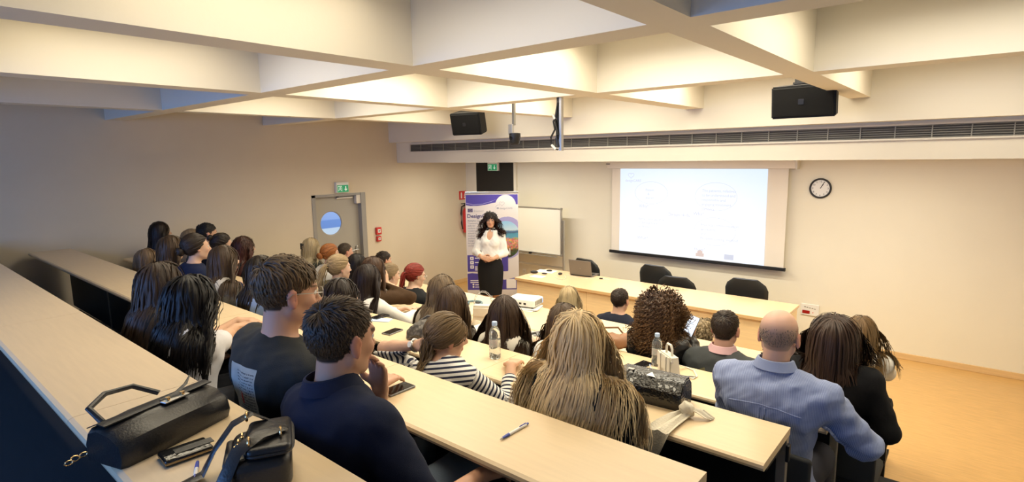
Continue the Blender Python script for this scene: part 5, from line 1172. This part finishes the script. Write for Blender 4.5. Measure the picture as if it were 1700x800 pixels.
# crocodile bag with scarf
a, b = at(1045, 668, 2), at(1138, 690, 2); c = (at(1036, 640, 2)+at(1140, 695, 2))/2; t = thing('crocodile_bag', 'black crocodile-embossed bag with pale leaf marks and a triangular plate', 'handbag', (c[0]-.01, c[1]+.03, c[2]), ang(a, b)-.05)
m = M['croc'] = mat('crocodile', (.010, .010, .010), .22, spec=.6); tc = node(m, 'ShaderNodeTexCoord'); vo = node(m, 'ShaderNodeTexVoronoi'); vo.inputs['Scale'].default_value = 85; m.node_tree.links.new(tc.outputs['Object'], vo.inputs[0])
bp = node(m, 'ShaderNodeBump'); bp.inputs['Strength'].default_value = .5; bp.inputs['Distance'].default_value = .004; bp.invert = True; m.node_tree.links.new(vo.outputs['Distance'], bp.inputs['Height']); m.node_tree.links.new(bp.outputs[0], m.node_tree.nodes['Principled BSDF'].inputs['Normal'])
BL_, prof = .155, [(-.075, 0), (-.082, .03), (-.078, .075), (-.05, .115), (-.01, .13), (.035, .125), (.06, .10), (.07, .05), (.065, 0)]
B().loft([[(x, y*s_, z*s_) for y, z in prof] for x, s_ in ((-BL_, .95), (-BL_+.01, 1), (0, 1.02), (BL_-.01, 1), (BL_, .95))]).go('bag_body', m, t, True)
B().loft([[(x, y*1.03, z*1.03+.001) for y, z in prof[2:6]]+[(x, y*.98, z*.98) for y, z in prof[2:6][::-1]] for x in (-BL_*.98, BL_*.98)]).go('flap', m, t, True)
M['leafmark'] = mat('leaf_mark', (.42, .43, .42), .35)
for i, (lx, lv, sz) in enumerate([(-.10, .25, 1.1), (-.075, .5, .9), (-.125, .55, .7), (-.085, .75, .8), (-.055, .28, .7), (.045, .45, .9), (.075, .3, 1.2), (.105, .45, 1.0), (.085, .65, .9), (.055, .72, .7), (.12, .72, .7), (.035, .22, .6)]):
    # lies on the flap between (-.05,.115) and (-.082,.03)
    y, z = -.032-.046*lv, .128-.048*lv; q = B(); nrm_ = Vector((0, -.72, .69)); mm = Matrix.Translation((lx, y-.003, z+.004)) @ nrm_.to_track_quat('Z', 'X').to_matrix().to_4x4() @ Matrix.Rotation(i*1.3, 4, 'Z')
    vs = [q.bm.verts.new(mm @ Vector((.012*sz*math.cos(u)*(1+.25*math.cos(2*u)), .009*sz*math.sin(u)*(1+.2*math.sin(3*u)), .001*h_))) for h_ in (0, 1) for u in np.linspace(0, 6.283, 13)[:-1]]
    q.bm.faces.new(vs[12:]); q.bm.faces.new(vs[:12][::-1])
    for k in range(12): q.bm.faces.new((vs[k], vs[(k+1) % 12], vs[12+(k+1) % 12], vs[12+k]))
    q.go('leaf_mark', M['leafmark'], t)
q = B(); mm = Matrix.Translation((.0, -.040, .132)) @ Vector((0, -.5, .86)).to_track_quat('Z', 'X').to_matrix().to_4x4(); q.prism([(-.013, -.022), (-.013, .022), (.012, 0)], 0, .003); bmesh.ops.transform(q.bm, matrix=mm, verts=q.bm.verts); q.go('triangle_plate', M['metal'], t)
B().box((-.105, -.03, .134), (.03, .02, .003)).go('side_plate', M['metal'], t)
# scarf
M['scarf'] = cloth((.62, .57, .46), .85, .3, 120)
c = at(1140, 692, 2); t = thing('scarf', 'cream scarf knotted at the bag end and hanging off the desk edge', 'scarf', tuple(c))
q = B(); q.sph((0, 0, .035), .034, (1.0, .9, 1)); bmesh.ops.subdivide_edges(q.bm, edges=q.bm.edges[:], cuts=1)
for v in q.bm.verts: n_ = v.co-Vector((0, 0, .035)); v.co += n_*.16*math.sin(n_.x*150+n_.z*110)*math.sin(n_.y*120+1)
q.go('knot', M['scarf'], t, True)
edge = at(1120, 718, 2); ye = ROW[2][0]-DEP-.012-c[1]
def ribbon(path, w, name, nw=7, amp=.008):
    """path of (point, side vector)"""
    q = B(); R_ = []
    for k, (p_, s_) in enumerate(path):
        R_.append([Vector(p_)+Vector(s_)*(i/(nw-1)-.5)*w[k]+Vector((0, -.4, 1)).normalized()*amp*math.sin(i*1.9+k*.7) for i in range(nw)])
    top = [[q.bm.verts.new(v) for v in r] for r in R_]; bot = [[q.bm.verts.new(v-Vector((0, -.0015, .003))) for v in r] for r in R_]
    for g_ in (top, bot):
        for a_, b_ in zip(g_, g_[1:]):
            for i in range(nw-1): q.bm.faces.new((a_[i], a_[i+1], b_[i+1], b_[i]))
    for k in range(len(R_)-1):
        for i in (0, nw-1): q.bm.faces.new((top[k][i], top[k+1][i], bot[k+1][i], bot[k][i]))
    q.go(name, M['scarf'], t, True)
ribbon([((0, -.01, .03), (1, 0, 0)), ((-.02, -.05, .018), (1, 0, 0)), ((-.03, (ye)*.6-.02, .014), (1, 0, 0)), ((-.035, ye-.006, .008), (1, 0, 0)), ((-.04, ye-.016, -.03), (1, 0, 0)), ((-.045, ye-.018, -.08), (1, 0, 0)), ((-.05, ye-.016, -.125), (1, 0, 0))], [.05, .075, .09, .10, .085, .055, .012], 'hanging_end')
ribbon([((.01, .01, .04), (.3, 1, 0)), ((.05, .02, .035), (.3, 1, 0)), ((.085, .03, .012), (.3, 1, 0)), ((.10, .035, .007), (.3, 1, 0))], [.04, .05, .045, .03], 'short_end', amp=.004)
# black leather handbag on the highest desk
a, b = at(262, 752, 0), at(384, 690, 0); dv = (b-a)/np.linalg.norm(b-a); a = a-dv*.09; c = (a+b)/2+np.array([-dv[1], dv[0], 0])*.075; t = thing('handbag', 'large black leather handbag lying with its clasp up on the highest desk', 'handbag', (c[0], c[1], c[2]), ang(a, b)); t.scale = (1, 1, .82)
BL_ = float(np.linalg.norm(b-a))*.5
prof = [(-.075, 0), (-.085, .035), (-.075, .085), (-.035, .112), (.02, .122), (.06, .105), (.075, .06), (.07, 0)]
B().loft([[(x, y*s_, z*s_) for y, z in prof] for x, s_ in ((-BL_, .86), (-BL_+.015, .97), (-BL_*.3, 1.04), (BL_*.3, 1.02), (BL_-.012, .96), (BL_, .86))]).go('bag_body', M['leather'], t, True)
B().loft([[(x, y, z) for y, z in ((.062, .106), (.02, .128), (-.012, .126), (-.012, .122), (.02, .124), (.062, .102))] for x in (-BL_*.97, 0, BL_*.96)]).go('flap', M['leather'], t, True)
B().box((.03, -.022, .127), (.075, .022, .006), .002).go('clasp_plate', M['metal'], t)
for sx in (-1, 1): B().cyl((.03+sx*.022, -.022, .129), (.03+sx*.022, -.022, .140), .006).go('clasp_stud', M['gold'], t, True)
B().tube([(.0, .0, .130), (.04, -.01, .137), (.08, .0, .150), (.11, .02, .165)], [.006, .008, .006, .002], 6, flat=.4).go('belt_tongue', M['leather'], t, True)
B().tube([(-.13, .04, .115), (-.13, .09, .15), (-.07, .12, .165), (.0, .11, .16), (.04, .06, .125)], .009, 8).go('handle', M['leather'], t, True)
q = [(-.20+.02*k, .075+.01*math.sin(k), .012) for k in range(6)]
for k, p_ in enumerate(q): B().tube([(p_[0]+.010*math.cos(u), p_[1]+.006*math.sin(u)*(1 if k % 2 else .4), p_[2]+.006*math.sin(u)) for u in np.linspace(0, 6.283, 9)[:-1]], .002, 5, True).go('chain_link', M['gold'], t)
# black wallet
a, b = at(268, 770, 0), at(348, 742, 0); t = thing('wallet', 'long flat black wallet lying between the two black bags', 'wallet', tuple((a+b)/2), ang(a, b))
Lw = float(np.linalg.norm(b-a)); B().box((0, 0, .010), (Lw, .075, .018), .006, seg=3).go('cover', M['patent'], t, True); B().tube([(-Lw/2, -.036, .01), (Lw/2, -.036, .01)], .003, 6).go('zip', M['gold'], t); B().box((.02, 0, .0195), (Lw*.8, .03, .002)).go('inner_panel', M['leather'], t)
# black strap bag
c = at(424, 800, 0); t = thing('camera_bag', 'boxy black shoulder bag with wide strap and gold chain beside the wallet', 'handbag', (c[0], c[1]+.02, c[2]), math.radians(-28)); t.scale = (1.08, 1.05, .88)
B().box((0, 0, .055), (.175, .13, .105), .028, seg=4).go('bag_body', M['leather'], t, True)
B().box((0, .02, .118), (.155, .095, .03), .013, seg=3).go('lid', M['leather'], t, True); B().tube([(.08*math.copysign(abs(math.cos(u))**.4, math.cos(u)), .02+.05*math.copysign(abs(math.sin(u))**.4, math.sin(u)), .113) for u in np.linspace(0, 6.283, 33)[:-1]], .004, 6, True).go('piping', M['black'], t, True)
B().box((-.02, -.068, .05), (.12, .02, .07), .008, seg=3).go('front_pocket', M['leather'], t, True)
B().tube([(-.085, .03, .11), (-.075, -.02, .155), (-.06, -.06, .14), (-.055, -.10, .08), (-.05, -.13, .015), (-.03, -.17, .008)], .022, 8, flat=.18, up=(0, -.6, 1)).go('wide_strap', M['leather'], t, True)
B().tube([(.0, .05, .14), (.035, .0, .15), (.06, -.045, .125), (.085, -.075, .06), (.12, -.09, .012), (.16, -.10, .006)], .020, 8, flat=.18, up=(.4, -.5, 1)).go('wide_strap', M['leather'], t, True)
for p_ in ((-.07, -.03, .15), (.03, .045, .145), (.05, -.02, .142)): B().tube([(p_[0]+.012*math.cos(u), p_[1], p_[2]+.012*math.sin(u)) for u in np.linspace(0, 6.283, 13)[:-1]], .003, 6, True, up=(0, 1, 0)).go('ring', M['gold'], t, True)
for k in range(16):
    v = k/15; p_ = (.01+.03*math.sin(v*2), -.035-.06*v, .14-.125*v**1.2); B().tube([(p_[0]+.007*math.cos(u), p_[1]+.004*math.sin(u)*(k % 2), p_[2]+.007*math.sin(u)) for u in np.linspace(0, 6.283, 9)[:-1]], .002, 5, True, up=(0, 1, 0)).go('chain_link', M['gold'], t)
# things on the lecturer table
p = at(963, 459, 't'); t = thing('laptop', 'grey laptop with its lid open towards the chairs', 'laptop', (p[0], p[1]+.02, TZ), math.radians(6))
M['lapgrey'] = mat('laptop_grey', (.20, .18, .16), .4, metal=.4)
B().box((0, .13, .009), (.36, .25, .016), .005).go('base', M['lapgrey'], t); B().box((0, -.02, .125), (.36, .010, .245), .004, rot=Matrix.Rotation(math.radians(12), 4, 'X')).go('lid', M['lapgrey'], t); B().box((0, .13, .018), (.31, .11, .002)).go('keyboard', M['black'], t)
text('lid_mark', 'hp', .035, M['grille'], t, (-.015, -.028, .12), (math.radians(78), 0, 0))
B().cyl((-.16, .004, .012), (.16, .004, .012), .008).go('hinge', M['black'], t, True)
def sheet(px, py, w, d_, rz, label):
    p = at(px, py, 't'); t = tag(B().box((0, 0, .0015), (w, d_, .003)).go('paper_sheet', M['paper'], None, loc=tuple(p)), label, 'paper'); t.rotation_euler.z = rz
sheet(906, 450.5, .30, .21, .2, 'white paper sheet under the black clip microphone on the lecturer table'); sheet(893, 459, .21, .14, .05, 'white paper sheet at the front edge of the lecturer table')
def oval(px, py, sx, sy, sz, rz, label, name, cat):
    p = at(px, py, 't'); t = thing(name, label, cat, tuple(p), rz); B().sph((0, 0, sz*.9), 1, (sx, sy, sz)).go('shell', M['black'], t, True); B().box((sx*.2, 0, sz*1.75), (sx*.3, sy*.3, sz*.3), .002).go('button', M['grille'], t)
oval(887, 453.5, .060, .034, .022, .5, 'black oval glasses case at the table corner by the banner', 'glasses_case', 'case'); oval(904, 455, .045, .018, .012, .3, 'black clip microphone lying on the table papers', 'microphone', 'microphone'); oval(912, 450.5, .045, .020, .016, .6, 'black presenter remote on the table behind the clip microphone', 'presenter', 'remote'); oval(930, 456, .035, .028, .018, 1.2, 'grey computer mouse beside the open laptop', 'computer_mouse', 'mouse')
c = at(940, 461, 't'); t = tag(B().tube([Vector(at(x, y, 't'))-Vector(c)+Vector((0, 0, .004)) for x, y in ((921, 459), (926, 463), (934, 465), (940, 462), (938, 458), (944, 457), (956, 460), (972, 462), (986, 461))], .004, 6).go('laptop_cable', M['offwhite'], None, True, tuple(c)), 'thin pale cable curling in front of the laptop', 'cable')
p = at(998, 463, 't'); t = thing('cable_adapter', 'small black adapter with white lead right of the laptop', 'adapter', tuple(p), .4); B().box((0, 0, .008), (.05, .02, .014), .003).go('plug', M['black'], t); B().tube([(.02, 0, .006), (.05, -.03, .005), (.09, -.01, .005), (.12, -.03, .005)], .004, 6).go('lead', M['white'], t, True)
# things held or worn
p = ony(1147, 541, 3.82); t = thing('smartphone', 'lit smartphone held up by the curly-haired woman', 'phone', tuple(p)); t.rotation_euler = (math.radians(62), math.radians(18), math.radians(10))
B().box((0, 0, 0), (.075, .155, .009), .004, seg=3).go('case', M['black'], t, True); B().box((0, 0, .0052), (.068, .148, .001)).go('display', mat('lit_display', (.6, .7, .9), .3, emit=(.72, .84, 1), estr=.9), t)
# wrist watch of the striped woman, strap of the grey jacket man, claw clip, jacket details

def surf_ring(info, q_, r0, r1, name, m, w=.02):
    s0, e0, w0 = info['arms'][q_]; d = nrm(w0-e0); c = w0-d*.012; e1 = nrm(np.cross(d, [.3, .2, .9])); e2 = np.cross(d, e1)
    return B().tube([c+(e1*math.cos(u)*r0+e2*math.sin(u)*r1) for u in np.linspace(0, 6.283, 25)[:-1]], w*.4, 8, True, up=tuple(d)).go(name, m, info['t'], True), c, e1, e2, d
o, c, e1, e2, d = surf_ring(pS, -1, .029, .029, 'wrist_watch', M['metal'], .02)
B().cyl(c+np.array([0, -.027, .012]), c+np.array([0, -.036, .016]), .016).go('watch_dial', M['white'], o, True)
# olive strap across the grey jacket
g_ = pG; P0 = g_['Pv']; A_ = g_['a']
B().tube([P0+A_*.98+np.array([-.10, .03, .015]), P0+A_*.95+np.array([-.105, -.07, .0]), P0+A_*.85+np.array([-.08, -.125, 0]), P0+A_*.65+np.array([-.02, -.150, 0]), P0+A_*.45+np.array([.05, -.148, 0]), P0+A_*.2+np.array([.12, -.13, 0])], .022, 8, flat=.2, up=(0, -1, .3)).go('shoulder_strap', cloth((.085, .075, .035)), g_['t'], True)
# claw clip in the blonde hair
H_ = pK['H']; c = H_.w(np.array([[0, -.125, .015]]))[0]; q = B()
for sx in (-1, 1):
    for k in range(4): q.tube([c+np.array([sx*.012, -.004, .03-.02*k]), c+np.array([sx*.030, .0, .028-.02*k]), c+np.array([sx*.036, .025, .024-.02*k])], .005, 6)
q.box(tuple(c+np.array([0, -.006, 0])), (.03, .018, .075), .006); q.go('claw_clip', M['black'], pK['t'], True)

# box pleat, yoke seam on the blue shirt
def back_y(info, x, z):
    me = info['top'].data; co = np.empty(len(me.vertices)*3, np.float32); me.vertices.foreach_get('co', co); co = co.reshape(-1, 3); m = co[:, 1] < info['Pv'][1]+.02+(co[:, 2]-.53)*.2
    k = np.argmin((co[m][:, 0]-x)**2+(co[m][:, 2]-z)**2); return float(co[m][k, 1])
Nz = float(pI['Nb'][2]); zy = Nz-.115
for x0_ in (-.012, .012):
    B().tube([(x0_+pI['Nb'][0]*.6, back_y(pI, x0_, z)-.002, z) for z in np.linspace(zy, zy-.20, 9)], .0042, 6).go('back_pleat', M['blueshirt'], pI['top'], True)
B().tube([(x, back_y(pI, x, zy-.018*(abs(x)/.15)**2+.012)-.001, zy-.018*(abs(x)/.15)**2+.012) for x in np.linspace(-.155, .155, 19)], .003, 6).go('yoke_seam', M['blueshirt'], pI['top'], True)
